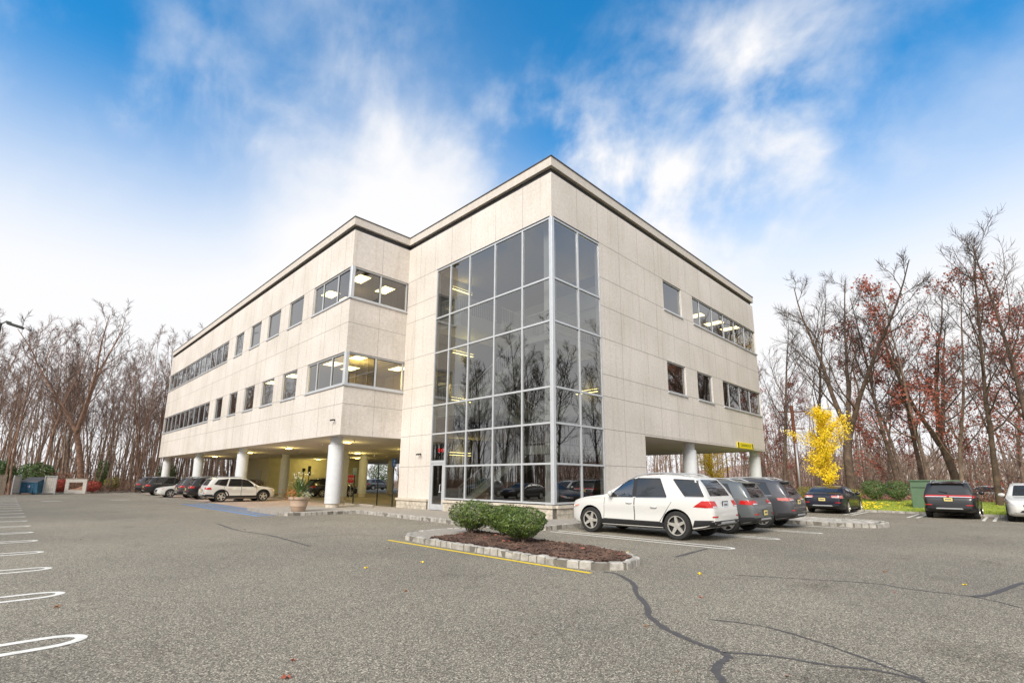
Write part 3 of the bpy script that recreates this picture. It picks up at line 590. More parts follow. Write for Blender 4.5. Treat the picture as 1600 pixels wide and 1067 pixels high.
# curtain wall: frame and panes
cw = empty('curtain_wall', BLD); f = MB(); g = MB(); rg = random.Random(31)
ys = [0, 1.72, 3.52, 5.37, 6.91, CY]; xs = [0, 1.8, CX]; zs = [CB, 2.24, 3.85, 5.31, 8.09, 9.98, CT]; fw = .038; dp = .09
for i, y in enumerate(ys):
    if i == 0: continue
    zb = CB if i < 4 else (0.15 if i == 4 else .15)
    e0 = .05 if i in (5,) else fw
    f.box(-.02, .1, y-e0, y+(0 if i == 5 else e0), zb, CT)
for i, x in enumerate(xs):
    if i: f.box(x-fw, x+(0 if i == 2 else fw), -.02, .1, CB, CT)
f.bbox(-.035, .14, -.035, .14, CB, CT, .012)
for k, z in enumerate(zs):
    h0, h1 = (0, .07) if k == 0 else ((-.08, 0) if k == len(zs)-1 else (-fw, fw))
    for y0, y1 in zip(ys, ys[1:]):
        if y1 == CY and k < 2: continue
        a0 = .14 if y0 == 0 else y0+fw; a1 = y1-(.05 if y1 == CY else fw); f.box(-.015, .09, a0, a1, z+h0, z+h1)
    for x0, x1 in zip(xs, xs[1:]):
        a0 = .14 if x0 == 0 else x0+fw; a1 = x1-fw; f.box(a0, a1, -.015, .09, z+h0, z+h1)
f.box(-.015, .09, 6.91+fw, CY-.05, 2.45, 2.53)
f.build('mullion_frame', [M['alu']], cw)
for k in range(len(zs)-1):
    for y0, y1 in zip(ys, ys[1:]):
        z0 = zs[k]
        if y1 == CY:
            if k == 0: continue
            if k == 1: z0 = 2.53
        t = [rg.uniform(-.004, .004) for _ in range(3)]
        g.add([(.03+t[0], y0, z0), (.03+t[1], y1, z0), (.03+t[2], y1, zs[k+1]), (.03+t[0]+t[2]-t[1], y0, zs[k+1])], [(0, 1, 2, 3)])
    for x0, x1 in zip(xs, xs[1:]):
        t = [rg.uniform(-.004, .004) for _ in range(3)]
        g.add([(x0, .03+t[0], zs[k]), (x1, .03+t[1], zs[k]), (x1, .03+t[2], zs[k+1]), (x0, .03+t[0]+t[2]-t[1], zs[k+1])], [(0, 1, 2, 3)])
g.build('pane', M['cpane'], cw)
gk = MB()   # dark gasket shadow gap at the head
gk.box(-.03, .05, .1, CY, CT+.002, CT+.05); gk.box(.1, CX, -.03, .05, CT+.002, CT+.05); gk.build('head_gasket', M['alud'], cw)
dr = empty('door', BLD); f = MB()
f.box(.0, .06, 7.02, 7.12, .15, 2.38); f.box(.0, .06, 7.9, 8.0, .15, 2.38); f.box(.0, .06, 7.12, 7.9, 2.28, 2.38); f.box(.0, .06, 7.12, 7.9, .15, .42); f.build('frame', M['alu'], dr)
f = MB(); f.box(-.02, .08, 6.95, 7.015, .14, 2.45); f.box(-.02, .08, 8.005, 8.05, .14, 2.45); f.box(-.02, .08, 7.015, 8.005, 2.385, 2.449); f.build('jamb', M['alu'], dr)
g = MB(); g.add([(.03, 7.1, .4), (.03, 7.92, .4), (.03, 7.92, 2.3), (.03, 7.1, 2.3)], [(0, 1, 2, 3)]); g.build('pane', M['cpane'], dr)
h = MB(); h.tube([(-.01, 7.17, 1.0), (-.08, 7.17, 1.0), (-.08, 7.17, 1.35), (-.01, 7.17, 1.35)], .018, 8); h.tube([(-.01, 7.17, 1.0), (-.07, 7.25, 1.0)], .014, 8); h.build('handle', M['alu'], dr)
# ------------------------------------------------------------------ inside the stair tower
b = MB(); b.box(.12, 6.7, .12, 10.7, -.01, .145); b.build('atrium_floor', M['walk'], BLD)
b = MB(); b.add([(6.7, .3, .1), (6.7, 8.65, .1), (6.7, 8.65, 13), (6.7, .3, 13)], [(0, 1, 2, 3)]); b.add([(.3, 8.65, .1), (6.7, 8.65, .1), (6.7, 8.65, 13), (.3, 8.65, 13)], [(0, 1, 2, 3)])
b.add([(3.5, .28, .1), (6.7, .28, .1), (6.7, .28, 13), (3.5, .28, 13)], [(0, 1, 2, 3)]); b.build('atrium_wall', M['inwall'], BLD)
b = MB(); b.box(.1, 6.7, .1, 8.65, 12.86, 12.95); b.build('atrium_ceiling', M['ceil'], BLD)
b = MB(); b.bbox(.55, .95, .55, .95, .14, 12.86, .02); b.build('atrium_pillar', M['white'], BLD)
b = MB()
for z0, z1, xx in ((4.75, 5.3, 4.4), (9.45, 10.0, 4.4)): b.box(xx, 6.7, .3, 8.6, z0, z1); b.box(.35, xx, 6.6, 8.6, z0, z1)
b.box(4.3, 4.4, .3, 6.5, 10.0, 11.05); b.box(.4, 4.4, 6.5, 6.6, 9.4, 10.1)
b.box(.35, 4.4, .35, 2.2, 7.45, 7.72); b.box(.5, 4.6, .5, 2.3, 2.66, 3.02); b.build('landing', M['stair'], BLD)
def flight(x0, x1, ya, za, yb, zb):
    st = empty('stair_flight', BLD); b = MB(); d = Vector((0, yb-ya, zb-za)); L_ = d.length
    for x in (x0, x1): b.bar((x, ya, za-.05), (x, yb, zb-.05), .06, .32)
    n = int(abs(zb-za)/.175)
    for i in range(n):
        y = ya+(yb-ya)*(i+.5)/n; z = za+(zb-za)*(i+.5)/n; b.box(x0, x1, y-.16, y+.16, z-.03, z+.02)
    b.bar(((x0+x1)/2, ya, za-.14), ((x0+x1)/2, yb, zb-.14), x1-x0-.08, .04)
    b.build('stringer', M['stair'], st); r = MB()
    for x in (x0, x1):
        r.bar((x, ya, za+1.0), (x, yb, zb+1.0), .05); r.bar((x, ya, za+.2), (x, yb, zb+.2), .035)
        for i in range(int(abs(yb-ya)/.14)):
            t = (i+.5)/int(abs(yb-ya)/.14); y, z = ya+(yb-ya)*t, za+(zb-za)*t; r.bar((x, y, z+.2), (x, y, z+1.0), .018 if i % 8 else .045)
    r.build('railing', M['rail'], st)
flight(1.2, 2.4, 7.3, .2, 2.3, 3.0); flight(3.1, 4.3, 2.3, 3.0, 6.3, 5.3); flight(1.2, 2.4, 6.5, 5.3, 2.2, 7.72); flight(3.1, 4.3, 2.2, 7.72, 6.3, 10.0)
r = MB()
def guard(a, c, z):
    a, c = Vector((*a, z)), Vector((*c, z)); n = int((c-a).length/.13); r.bar(a+Vector((0, 0, 1)), c+Vector((0, 0, 1)), .05); r.bar(a+Vector((0, 0, .12)), c+Vector((0, 0, .12)), .03)
    for i in range(n+1): p = a+(c-a)*(i/n); r.bar(p+Vector((0, 0, .12)), p+Vector((0, 0, 1)), .018)
guard((.55, .55), (.55, 2.25), 3.02); guard((.55, .55), (4.5, .55), 3.02); guard((.4, 6.62), (1.15, 6.62), 5.3); guard((.4, 6.62), (3, 6.62), 10.0); guard((.4, 6.6), (.4, 8.5), 5.3); guard((.4, 6.6), (.4, 8.5), 10.0); guard((.4, .4), (.4, 2.2), 7.72); guard((.4, .4), (4.3, .4), 7.72)
r.build('railing', M['rail'], BLD)
def wall_lamp(x, y, z, ax, glow=9):
    l = empty('wall_lamp', BLD); l.location = (x, y, z); b = MB(); t = MB()
    if ax == 'x': b.box(-.75, .75, -.16, 0, -.05, .05); t.box(-.72, .72, -.14, -.03, .06, .075); t.box(-.72, .72, -.14, -.03, -.075, -.06)
    else: b.box(-.16, 0, -.75, .75, -.05, .05); t.box(-.14, -.03, -.72, .72, .06, .075); t.box(-.14, -.03, -.72, .72, -.075, -.06)
    b.build('housing', M['black'], l); t.build('lamp_tube', M['tube'], l)
    for dz in (.22, -.22):
        p = bpy.data.lights.new('lamp_glow', 'POINT'); p.energy = glow; p.color = (1, .78, .22); p.shadow_soft_size = .12; o = bpy.data.objects.new('lamp_glow', p); COL.objects.link(o); o.parent = l
        o.location = (0, -.3, dz) if ax == 'x' else (-.3, 0, dz)
for z in (2.97, 5.95, 8.6): wall_lamp(2.3, 8.64, z, 'x')
for z in (6.33, 11.35): wall_lamp(6.69, 3.2, z, 'y')
wall_lamp(2.1, 8.64, 12.3, 'x', 9)
ex = empty('exit_sign', BLD); b = MB(); b.box(.75, 1.35, 8.56, 8.64, 2.95, 3.25); b.build('housing', M['signb'], ex); text('lettering', 'EXIT', .26, M['exitm'], ex, (1.05, 8.55, 3.1), (R(90), 0, 0))
# ------------------------------------------------------------------ offices
def quad(b, x0, x1, y0, y1, z, mi=0): b.box(x0, x1, y0, y1, z, z+.05, mi)
for zf, zc, cm_, pm_ in ((5.3, 8.32, 'ceil2', 'lpart'), (10.0, 12.98, 'ceil', 'dkin')):  # lamplight put into the colour: lower storey takes the lit, yellower copies
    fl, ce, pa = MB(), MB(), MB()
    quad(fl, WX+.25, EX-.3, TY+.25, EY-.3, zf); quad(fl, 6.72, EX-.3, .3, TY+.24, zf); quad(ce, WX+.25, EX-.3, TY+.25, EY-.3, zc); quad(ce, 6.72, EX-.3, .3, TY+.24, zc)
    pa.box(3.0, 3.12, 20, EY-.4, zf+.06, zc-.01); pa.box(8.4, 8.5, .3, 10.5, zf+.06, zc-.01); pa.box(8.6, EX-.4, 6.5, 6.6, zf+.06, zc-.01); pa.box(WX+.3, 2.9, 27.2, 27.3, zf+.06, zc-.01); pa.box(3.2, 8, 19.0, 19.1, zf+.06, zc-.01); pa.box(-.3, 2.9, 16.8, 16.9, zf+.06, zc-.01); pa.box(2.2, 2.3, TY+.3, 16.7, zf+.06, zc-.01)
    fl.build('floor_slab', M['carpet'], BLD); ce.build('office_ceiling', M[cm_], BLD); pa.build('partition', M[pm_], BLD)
tb = MB(); tb.box(-.35, .35, -.6, .6, -.02, .0); tf = MB(); tf.box(-.38, .38, -.63, .63, -.012, .0)
t0 = None
for x, y, z in ((-2.1, 12.7, 12.97), (-.2, 13.2, 12.97), (-2.2, 16.3, 12.97), (-1.0, 16.6, 12.97), (-1.9, 12.6, 8.31), (-2.2, 15.2, 8.31), (-.9, 15.6, 8.31), (-2.6, 24, 8.31), (-2.4, 20.5, 8.31), (1.2, 13.5, 8.31), (20, 1.5, 12.97), (22.1, 1.2, 12.97), (17.5, 1.8, 12.97), (21, 3.6, 12.97), (1.8, 17.5, 12.97)):
    if t0 is None:
        t0 = empty('ceiling_light', BLD); tb.build('diffuser', M['troffer'], t0); f_ = tf.build('trim', M['white'], t0); o = t0
    else: o = dup(t0, BLD)
    o.location = (x, y, z)
def glow(x, y, z, e):
    l = bpy.data.lights.new('office_glow', 'POINT'); l.energy = e; l.color = (1, .76, .28); l.shadow_soft_size = .4; o = bpy.data.objects.new('office_glow', l); COL.objects.link(o); o.parent = t0; o.matrix_parent_inverse = t0.matrix_basis.inverted(); o.location = (x, y, z)
glow(-1.5, 13.5, 7.6, 150); glow(-1.2, 14.5, 12.3, 14); glow(20, 3, 12.3, 25); glow(11, 3, 7.6, 25)
# ------------------------------------------------------------------ cars
DARKG = mat('dark_window_glass', (.012, .013, .014), .04, spec=.5, coat=.3)
MIDG = mat('sky_lit_glass', (.03, .032, .034), .04, spec=.6, coat=.5)
def mono(pts):
    xs = [p[0] for p in pts]; ys_ = [p[1] for p in pts]; n = len(xs); d = [(ys_[i+1]-ys_[i])/(xs[i+1]-xs[i]) for i in range(n-1)]
    t = [d[0]]+[0 if d[i-1]*d[i] <= 0 else 2*d[i-1]*d[i]/(d[i-1]+d[i]) for i in range(1, n-1)]+[d[-1]]
    def f(x):
        if x <= xs[0]: return ys_[0]
        if x >= xs[-1]: return ys_[-1]
        i = max(k for k in range(n-1) if xs[k] <= x); h = xs[i+1]-xs[i]; u = (x-xs[i])/h
        return ys_[i]*(1+2*u)*(1-u)**2+t[i]*h*u*(1-u)**2+ys_[i+1]*u*u*(3-2*u)+t[i+1]*h*u*u*(u-1)
    return f
SUV = dict(L=4.8, H=1.76,
 top=[(0, .60), (.04, .80), (.14, .93), (.45, 1.03), (.95, 1.11), (1.25, 1.15), (1.5, 1.30), (1.85, 1.52), (2.15, 1.66), (2.5, 1.73), (3.0, 1.76), (3.6, 1.75), (4.1, 1.70), (4.32, 1.655), (4.42, 1.53), (4.6, 1.20), (4.68, 1.05), (4.74, .98), (4.785, .85), (4.8, .66)],
 belt=[(.9, 1.03), (1.5, 1.06), (2.5, 1.08), (3.6, 1.11), (4.3, 1.15), (4.8, 1.15)],
 bot=[(0, .40), (.2, .27), (.8, .23), (4.0, .25), (4.5, .32), (4.8, .44)],
 plan=[(0, .64), (.08, .80), (.25, .91), (.6, .975), (1.1, 1), (3.8, 1), (4.3, .975), (4.6, .93), (4.74, .885), (4.8, .80)], tumble=.23,
 fwin=[(1.52, 1.09), (2.42, 1.105), (2.39, 1.62), (2.05, 1.55)], rwin=[(2.52, 1.11), (3.36, 1.13), (3.22, 1.64), (2.49, 1.635)],
 qwin=[(3.5, 1.14), (4.12, 1.17), (3.9, 1.60), (3.34, 1.64)], back=(1.17, 1.60, .66, .55), wind=(1.30, 2.1, .66, .55),
 doors=[[(1.40, .45), (2.47, .45), (2.47, 1.09), (1.46, 1.07)], [(2.49, .45), (3.45, .45), (3.62, 1.12), (2.49, 1.09)]],
 tls=[(4.40, .88), (4.72, .88), (4.66, 1.04), (4.44, 1.04)], tlr=(.50, .93, .88, 1.04), plate=.80)
SEDAN = dict(L=4.8, H=1.44,
 top=[(0, .52), (.05, .66), (.16, .76), (.5, .84), (1.0, .91), (1.35, .95), (1.6, 1.08), (1.95, 1.27), (2.25, 1.38), (2.6, 1.43), (3.0, 1.44), (3.4, 1.41), (3.75, 1.32), (4.05, 1.18), (4.25, 1.08), (4.45, 1.045), (4.66, 1.03), (4.72, .97), (4.77, .85), (4.8, .62)],
 belt=[(.9, .86), (1.5, .90), (2.5, .93), (3.6, .97), (4.3, .99), (4.8, .95)],
 bot=[(0, .32), (.2, .20), (.8, .17), (4.0, .19), (4.5, .26), (4.8, .38)],
 plan=[(0, .62), (.08, .78), (.25, .90), (.6, .97), (1.1, 1), (3.8, 1), (4.3, .97), (4.6, .92), (4.74, .88), (4.8, .80)], tumble=.26,
 fwin=[(1.68, .935), (2.5, .95), (2.48, 1.34), (2.15, 1.29)], rwin=[(2.58, .955), (3.35, .975), (3.3, 1.31), (2.57, 1.345)],
 qwin=[(3.42, .98), (3.9, 1.0), (3.6, 1.24), (3.4, 1.28)], back=None, wind=(1.45, 2.2, .66, .52), rearglass=(3.5, 4.15, .54, .64),
 doors=[[(1.5, .36), (2.53, .36), (2.53, .94), (1.55, .92)], [(2.55, .36), (3.45, .36), (3.62, .97), (2.55, .94)]],
 tls=[(4.42, .80), (4.74, .80), (4.70, .95), (4.46, .95)], tlr=(.45, .92, .82, .95), plate=.74)
def make_car(name, T, label, cat, color, L=4.8, W=1.92, H=1.76, wb=2.85, fo=.88, RW=.365, clad=True, rails=True, spokes=5, group=None, cutwin=False, winmat=None, redtl='red', rimc='alloy', detail=True, over={}, platem='plate', clear=None):
    T = dict(T); T.update(over); kx, kz = L/T['L'], H/T['H']; hw = W/2
    sc2 = lambda pts: [(a*kx, c*kz) for a, c in pts]
    top, belt, bot = (mono(sc2(T[k])) for k in ('top', 'belt', 'bot')); plan = mono([(a*kx, c) for a, c in T['plan']])
    root = thing(name, label, cat, group=group)
    pm = color
    ss = sorted(set([0, .02, .05, .09, .14, .2]+[round(.28+.09*i, 3) for i in range(int((L-.6)/.09))]+[L-.3, L-.24, L-.19, L-.15, L-.11, L-.08, L-.05, L-.02, L])); ss = [s for i, s in enumerate(ss) if i == 0 or s-ss[i-1] > .009]
    def section(s):
        w_, zt, zb = hw*plan(s), top(s), bot(s); zl = min(belt(s), zt-.045); sh = zl-.05*kz
        gh = zt-zl; wr = w_*(.955-T['tumble']*min(1, max(0, gh-.05)/.6)) if gh > .06 else w_*.93
        wr = max(wr, w_*.70); zr = zt-min(.055, gh*.4)
        h = sh-zb
        P = [(0, zb), (.80*w_, zb), (.945*w_, zb+.05), (.993*w_, zb+.24*h), (.978*w_, zb+.50*h), (1.0*w_, zb+.80*h), (.972*w_, sh), (.957*w_, zl)]
        for t in (.25, .5, .75): P.append((.957*w_+(wr-.957*w_)*t+.012*math.sin(math.pi*t), zl+(zr-zl)*t))
        P += [(wr, zr), (.93*wr, zr+(zt-zr)*.55), (.8*wr, zr+(zt-zr)*.8), (.45*wr, zt-.006), (0, zt)]
        return P
    v, f = [], []
    for s in ss:
        P = section(s); full = P+[(-y, z) for y, z in P[-2:0:-1]]; n = len(full); v += [(L/2-s, y, z) for y, z in full]
    for i in range(len(ss)-1):
        for j in range(n): f.append((i*n+j, i*n+(j+1) % n, (i+1)*n+(j+1) % n, (i+1)*n+j))
    f = [t[::-1] for t in f]
    f.append(tuple(range(n))); o_ = (len(ss)-1)*n; f.append(tuple(o_+j for j in range(n-1, -1, -1)))
    bvh = BVHTree.FromPolygons([Vector(p) for p in v], f)
    def hit(ax, a, c, sg=1):
        if ax == 's': o, d = Vector((L/2-a, sg*3, c)), Vector((0, -sg, 0))
        elif ax == 'r': o, d = Vector((-5, a, c)), Vector((1, 0, 0))
        elif ax == 'f': o, d = Vector((5, a, c)), Vector((-1, 0, 0))
        else: o, d = Vector((L/2-a, c, 4)), Vector((0, 0, -1))
        p, nn, _, _ = bvh.ray_cast(o, d)
        if p is None: return None
        if nn.dot(d) > 0: nn = -nn
        return p, nn
    def patch(b, ax, q, off=.006, nu=8, nv=5, mi=0, sg=1, scale=True):
        g = {}
        for i in range(nu+1):
            for j in range(nv+1):
                u, t = i/nu, j/nv; a = [(1-u)*(1-t), u*(1-t), u*t, (1-u)*t]
                x = sum(k*p[0] for k, p in zip(a, q)); z = sum(k*p[1] for k, p in zip(a, q))
                if scale:
                    if ax == 's': x, z = x*kx, z*kz
                    elif ax in 'rf': x, z = x*hw, z*kz
                    else: x, z = x*kx, z*hw
                h = hit(ax, x, z, sg)
                if h: b.v.append(tuple(h[0]+h[1]*off)); g[i, j] = len(b.v)-1
        for i in range(nu):
            for j in range(nv):
                k = [(i, j), (i+1, j), (i+1, j+1), (i, j+1)]
                if all(c in g for c in k): b.f.append(tuple(g[c] for c in k)); b.m.append(mi)
    def seam(b, q, wd=.008, off=.004, mi=0, sg=1, closed=True):
        for (x0, z0), (x1, z1) in zip(q, q[1:]+(q[:1] if closed else [])):
            d = Vector((x1-x0, z1-z0)); d.normalize(); nn = Vector((-d.y, d.x))*wd
            patch(b, 's', [(x0-nn.x, z0-nn.y), (x1-nn.x, z1-nn.y), (x1+nn.x, z1+nn.y), (x0+nn.x, z0+nn.y)], off, 10, 1, mi, sg)
    # body with wheel wells (and the front side windows) cut out
    body = MB(); body.v, body.f, body.m = v, f, [0]*len(f)
    ax_ = (L/2-fo*1.0, L/2-fo-wb); cut = MB(); RC = RW+.055
    for x in ax_:
        for sg in (1, -1):
            pr = [(RC, -.34), (RC, .34)]; c0 = (x, sg*(hw-.02), RW+.01); st = len(cut.v); nn = 36
            for r, yy in pr:
                for j in range(nn): a = 2*math.pi*j/nn; cut.v.append((c0[0]+r*math.cos(a), c0[1]+yy, c0[2]+r*math.sin(a)))
            fs = [(st+j, st+nn+j, st+nn+(j+1) % nn, st+(j+1) % nn) for j in range(nn)]+[tuple(st+j for j in range(nn)), tuple(st+nn+j for j in range(nn-1, -1, -1))]
            cut.f += fs; cut.m += [1]*len(fs)
    if cutwin:
        for wn in ('fwin',):
            q = [(L/2-a*kx, c*kz) for a, c in T[wn]]; st = len(cut.v)
            cut.v += [(x, -2, z) for x, z in q]+[(x, 2, z) for x, z in q]
            fs = [(st+3, st+2, st+1, st), (st+4, st+5, st+6, st+7)]+[(st+i, st+(i+1) % 4, st+4+(i+1) % 4, st+4+i) for i in range(4)]; cut.f += fs; cut.m += [1]*len(fs)
    bo = body.build('body', [pm, M['black']], root, True, 38); co = cut.build('cutter', [pm, M['black']])
    import bmesh
    bm = bmesh.new(); bm.from_mesh(co.data); bmesh.ops.recalc_face_normals(bm, faces=bm.faces); bm.to_mesh(co.data); bm.free()
    bm = bmesh.new(); bm.from_mesh(bo.data); bmesh.ops.recalc_face_normals(bm, faces=bm.faces); bm.to_mesh(bo.data); bm.free()
    md = bo.modifiers.new('cut', 'BOOLEAN'); md.object = co; md.operation = 'DIFFERENCE'; md.solver = 'EXACT'
    dg = context.evaluated_depsgraph_get(); me = bpy.data.meshes.new_from_object(bo.evaluated_get(dg)); bo.modifiers.clear(); bo.data = me; me.set_sharp_from_angle(angle=R(38))
    bpy.data.objects.remove(co)
    # glazing
    gm = winmat or DARKG
    for sg in (1, -1):
        for k in ('fwin', 'rwin', 'qwin'):
            b = MB(); q = T[k]
            patch(b, 's', q, .005, 8, 6, 0, sg); seam(b, q, .014, .007, 1, sg); seam(b, [(q[0][0]-.01, q[0][1]-.022), (q[1][0]+.01, q[1][1]-.022)], .007, .010, 2, sg, False)
            b.build('side_window', [(clear or gm) if k == 'fwin' and cutwin else gm, M['black'], M['chrome']], root, True)
    for sg in (1, -1):
        b = MB(); f_, r_ = T['fwin'], T['rwin']; patch(b, 's', [f_[1], r_[0], r_[3], f_[2]], .006, 2, 6, 0, sg); b.build('door_pillar', [M['black']], root, True)
    w0, w1, yb, yt = T['wind']; b = MB(); patch(b, 't', [(w0, -yb*1.08), (w0, yb*1.08), (w1, yt*1.1), (w1, -yt*1.1)], .005, 12, 8); b.build('windshield', [MIDG], root, True)
    b = MB()
    if T['back']: z0, z1, yb, yt = T['back']; patch(b, 'r', [(-yb, z0), (yb, z0), (yt, z1), (-yt, z1)], .006, 12, 8)
    else: a0, a1, y0, y1 = T['rearglass']; patch(b, 't', [(a0, -y0), (a0, y0), (a1, y1), (a1, -y1)], .006, 12, 8)
    b.build('rear_window', [MIDG], root, True)
    # doors: skin, dark shut line, handle
    for sg in (1, -1):
        for q in T['doors']:
            b = MB(); seam(b, [q[3], q[0], q[1], q[2]], .007, .003, 1, sg, False)
            qi = [(q[0][0]+.008, q[0][1]+.008), (q[1][0]-.008, q[1][1]+.008), (q[2][0]-.008, q[2][1]-.008), (q[3][0]+.008, q[3][1]-.008)]
            patch(b, 's', qi, .006, 14, 10, 0, sg); d = b.build('door', [pm, M['black']], root, True, 40)
            h = MB(); zh = q[2][1]-(.155 if T['H'] > 1.6 else .12); xa = q[1][0]-.26; p0 = hit('s', xa*kx, zh*kz, sg); p1 = hit('s', (xa+.2)*kx, zh*kz, sg)
            if p0 and p1:
                h.tube([p0[0]+Vector((0, sg*.012, 0)), p0[0].lerp(p1[0], .15)+Vector((0, sg*.045, 0)), p0[0].lerp(p1[0], .85)+Vector((0, sg*.045, 0)), p1[0]+Vector((0, sg*.012, 0))], .016, 6)
                h.build('handle', [pm], d, True)
        b = MB(); z0 = .27 if T['H'] > 1.6 else .2
        patch(b, 's', [(1.25, z0), (3.55, z0), (3.55, z0+.17), (1.25, z0+.17)], .012, 16, 3, 0, sg)
        if clad:
            for x in ax_:
                for i in range(18):
                    a0, a1 = math.pi*(-.08+1.16*i/18), math.pi*(-.08+1.16*(i+1)/18); r0, r1 = RC-.004, RC+.07; s_ = L/2-x
                    q = [(s_-r*math.cos(a), RW+.01+r*math.sin(a)) for r, a in ((r0, a0), (r0, a1), (r1, a1), (r1, a0))]; patch(b, 's', q, .013, 1, 2, 0, sg, False)
        b.build('side_cladding', [M['black']], root, True, 50)
        # mirror
        mb = MB(); c = hit('s', (T['fwin'][0][0]+.14)*kx, (T['fwin'][0][1]+.06)*kz, sg)[0]; c = c+Vector((.02, sg*.14, .03))
        mb.lathe([(.01, -.12), (.06, -.10), (.085, -.03), (.085, .05), (.06, .10), (.01, .115)], 14, (0, 0, 0), 0, 'y'); mb.v = [(c.x+x*.75+(.03 if y*sg < 0 else -.01), c.y+y, c.z+z) for x, y, z in mb.v]
        mb.bar(c+Vector((0, -sg*.05, -.05)), c+Vector((.0, -sg*.17, -.09)), .05, .03, 1); mb.build('wing_mirror', [pm, M['black']], root, True, 50)
        # lights
        b = MB(); patch(b, 's', T['tls'], .008, 8, 5, 0, sg); y0, y1, z0, z1 = T['tlr']; patch(b, 'r', [(sg*y0, z0+.02), (sg*y1, z0), (sg*y1, z1), (sg*y0, z1-.01)], .008, 8, 5, 0)
        if detail: patch(b, 'r', [(sg*(y0+.05), z0+.012), (sg*(y1-.1), z0+.012), (sg*(y1-.1), z0+.045), (sg*(y0+.05), z0+.045)], .011, 6, 1, 1)
        b.build('taillight', [M[redtl], M['lens']], root, True)
        hz = T['top'][1][1]; b = MB(); patch(b, 'f', [(sg*.42, hz-.07), (sg*.80, hz-.04), (sg*.80, hz+.05), (sg*.45, hz+.02)], .008, 8, 4, 0); patch(b, 's', [(.10, hz-.04), (.42, hz+.05), (.46, hz+.10), (.16, hz+.07)], .008, 8, 4, 0, sg); patch(b, 's', [(.24, hz+.01), (.40, hz+.055), (.43, hz+.085), (.27, hz+.06)], .012, 5, 2, 1, sg); b.build('headlight', [M['lens'], M['amber']], root, True)
    # front and rear trim
    b = MB(); hz = T['top'][1][1]; patch(b, 'f', [(-.36, hz-.20), (.36, hz-.20), (.42, hz-.02), (-.42, hz-.02)], .008, 12, 5); patch(b, 'f', [(-.55, T['bot'][0][1]+.03), (.55, T['bot'][0][1]+.03), (.45, hz-.26), (-.45, hz-.26)], .008, 12, 4); b.build('grille', [M['black']], root, True)
    b = MB(); zb = T['bot'][-1][1]; k = 1 if T['H'] > 1.6 else .8
    patch(b, 'r', [(-.95, zb-.06), (.95, zb-.06), (.92, zb+.10*k), (-.92, zb+.10*k)], .012, 16, 4)
    for sg in (1, -1): patch(b, 's', [(4.20, .27*k), (4.77, .43*k), (4.76, .56*k), (4.30, .54*k)], .012, 8, 3, 0, sg)
    patch(b, 'r', [(-.5, zb+.02), (.5, zb+.02), (.46, zb+.075), (-.46, zb+.075)], .02, 12, 2, 1)
    for sg in (1, -1): patch(b, 'r', [(sg*.62, zb+.19), (sg*.86, zb+.19), (sg*.86, zb+.225), (sg*.62, zb+.225)], .012, 5, 1, 2)
    b.build('rear_bumper', [M['black'], M['steel'], M['red']], root, True, 50)
    pz = T['plate']; b = MB(); h = hit('r', 0, pz*kz)
    if h:
        x = h[0].x-.015; b.box(x-.01, x, -.15, .15, pz*kz-.075, pz*kz+.075, 0); b.box(x-.012, x-.0101, -.11, .11, pz*kz-.022, pz*kz+.03, 1); b.box(x, x+.012, -.19, .19, pz*kz-.1, pz*kz+.1, 2)
        b.build('number_plate', [M[platem], mat('plate_characters', (.16, .15, .16), .6) if 'plate_characters' not in bpy.data.materials else bpy.data.materials['plate_characters'], M['black']], root)
    if T['back']:
        s_ = next(s for s, z in T['top'][::-1] if z > T['H']*.93); b = MB(); p = [hit('t', (s_-.12)*kx, y*hw)[0] for y in (-.62, -.3, 0, .3, .62)]
        for a, c in zip(p, p[1:]): b.add([a+Vector((0, 0, .012)), c+Vector((0, 0, .012)), c+Vector((-.27, 0, -.03)), a+Vector((-.27, 0, -.03)), a+Vector((.02, 0, -.02)), c+Vector((.02, 0, -.02)), c+Vector((-.26, 0, -.055)), a+Vector((-.26, 0, -.055))], [(0, 1, 2, 3), (7, 6, 5, 4), (3, 2, 6, 7), (0, 3, 7, 4), (1, 5, 6, 2)])
        b.build('spoiler', [pm], root, True, 40)
        b = MB(); h0 = hit('r', 0, (T['back'][0]+.03)*kz)[0]; h1 = hit('r', .34*hw, (T['back'][0]+.10)*kz)[0]; b.tube([h0+Vector((-.03, 0, 0)), h0.lerp(h1, .5)+Vector((-.035, 0, .01)), h1+Vector((-.025, 0, 0))], [.022, .014, .01], 6); b.build('rear_wiper', [M['black']], root, True)
    if rails:
        for sg in (1, -1):
            b = MB(); pts = []
            for i in range(9):
                s_ = (2.15+1.95*i/8); h = hit('t', s_*kx, sg*.62*hw); pts.append(h[0]+Vector((0, 0, .05 if 0 < i < 8 else .0)))
            b.tube(pts, .02, 6); b.build('roof_rail', [M['steel']], root, True)
    # wheels
    wh = None
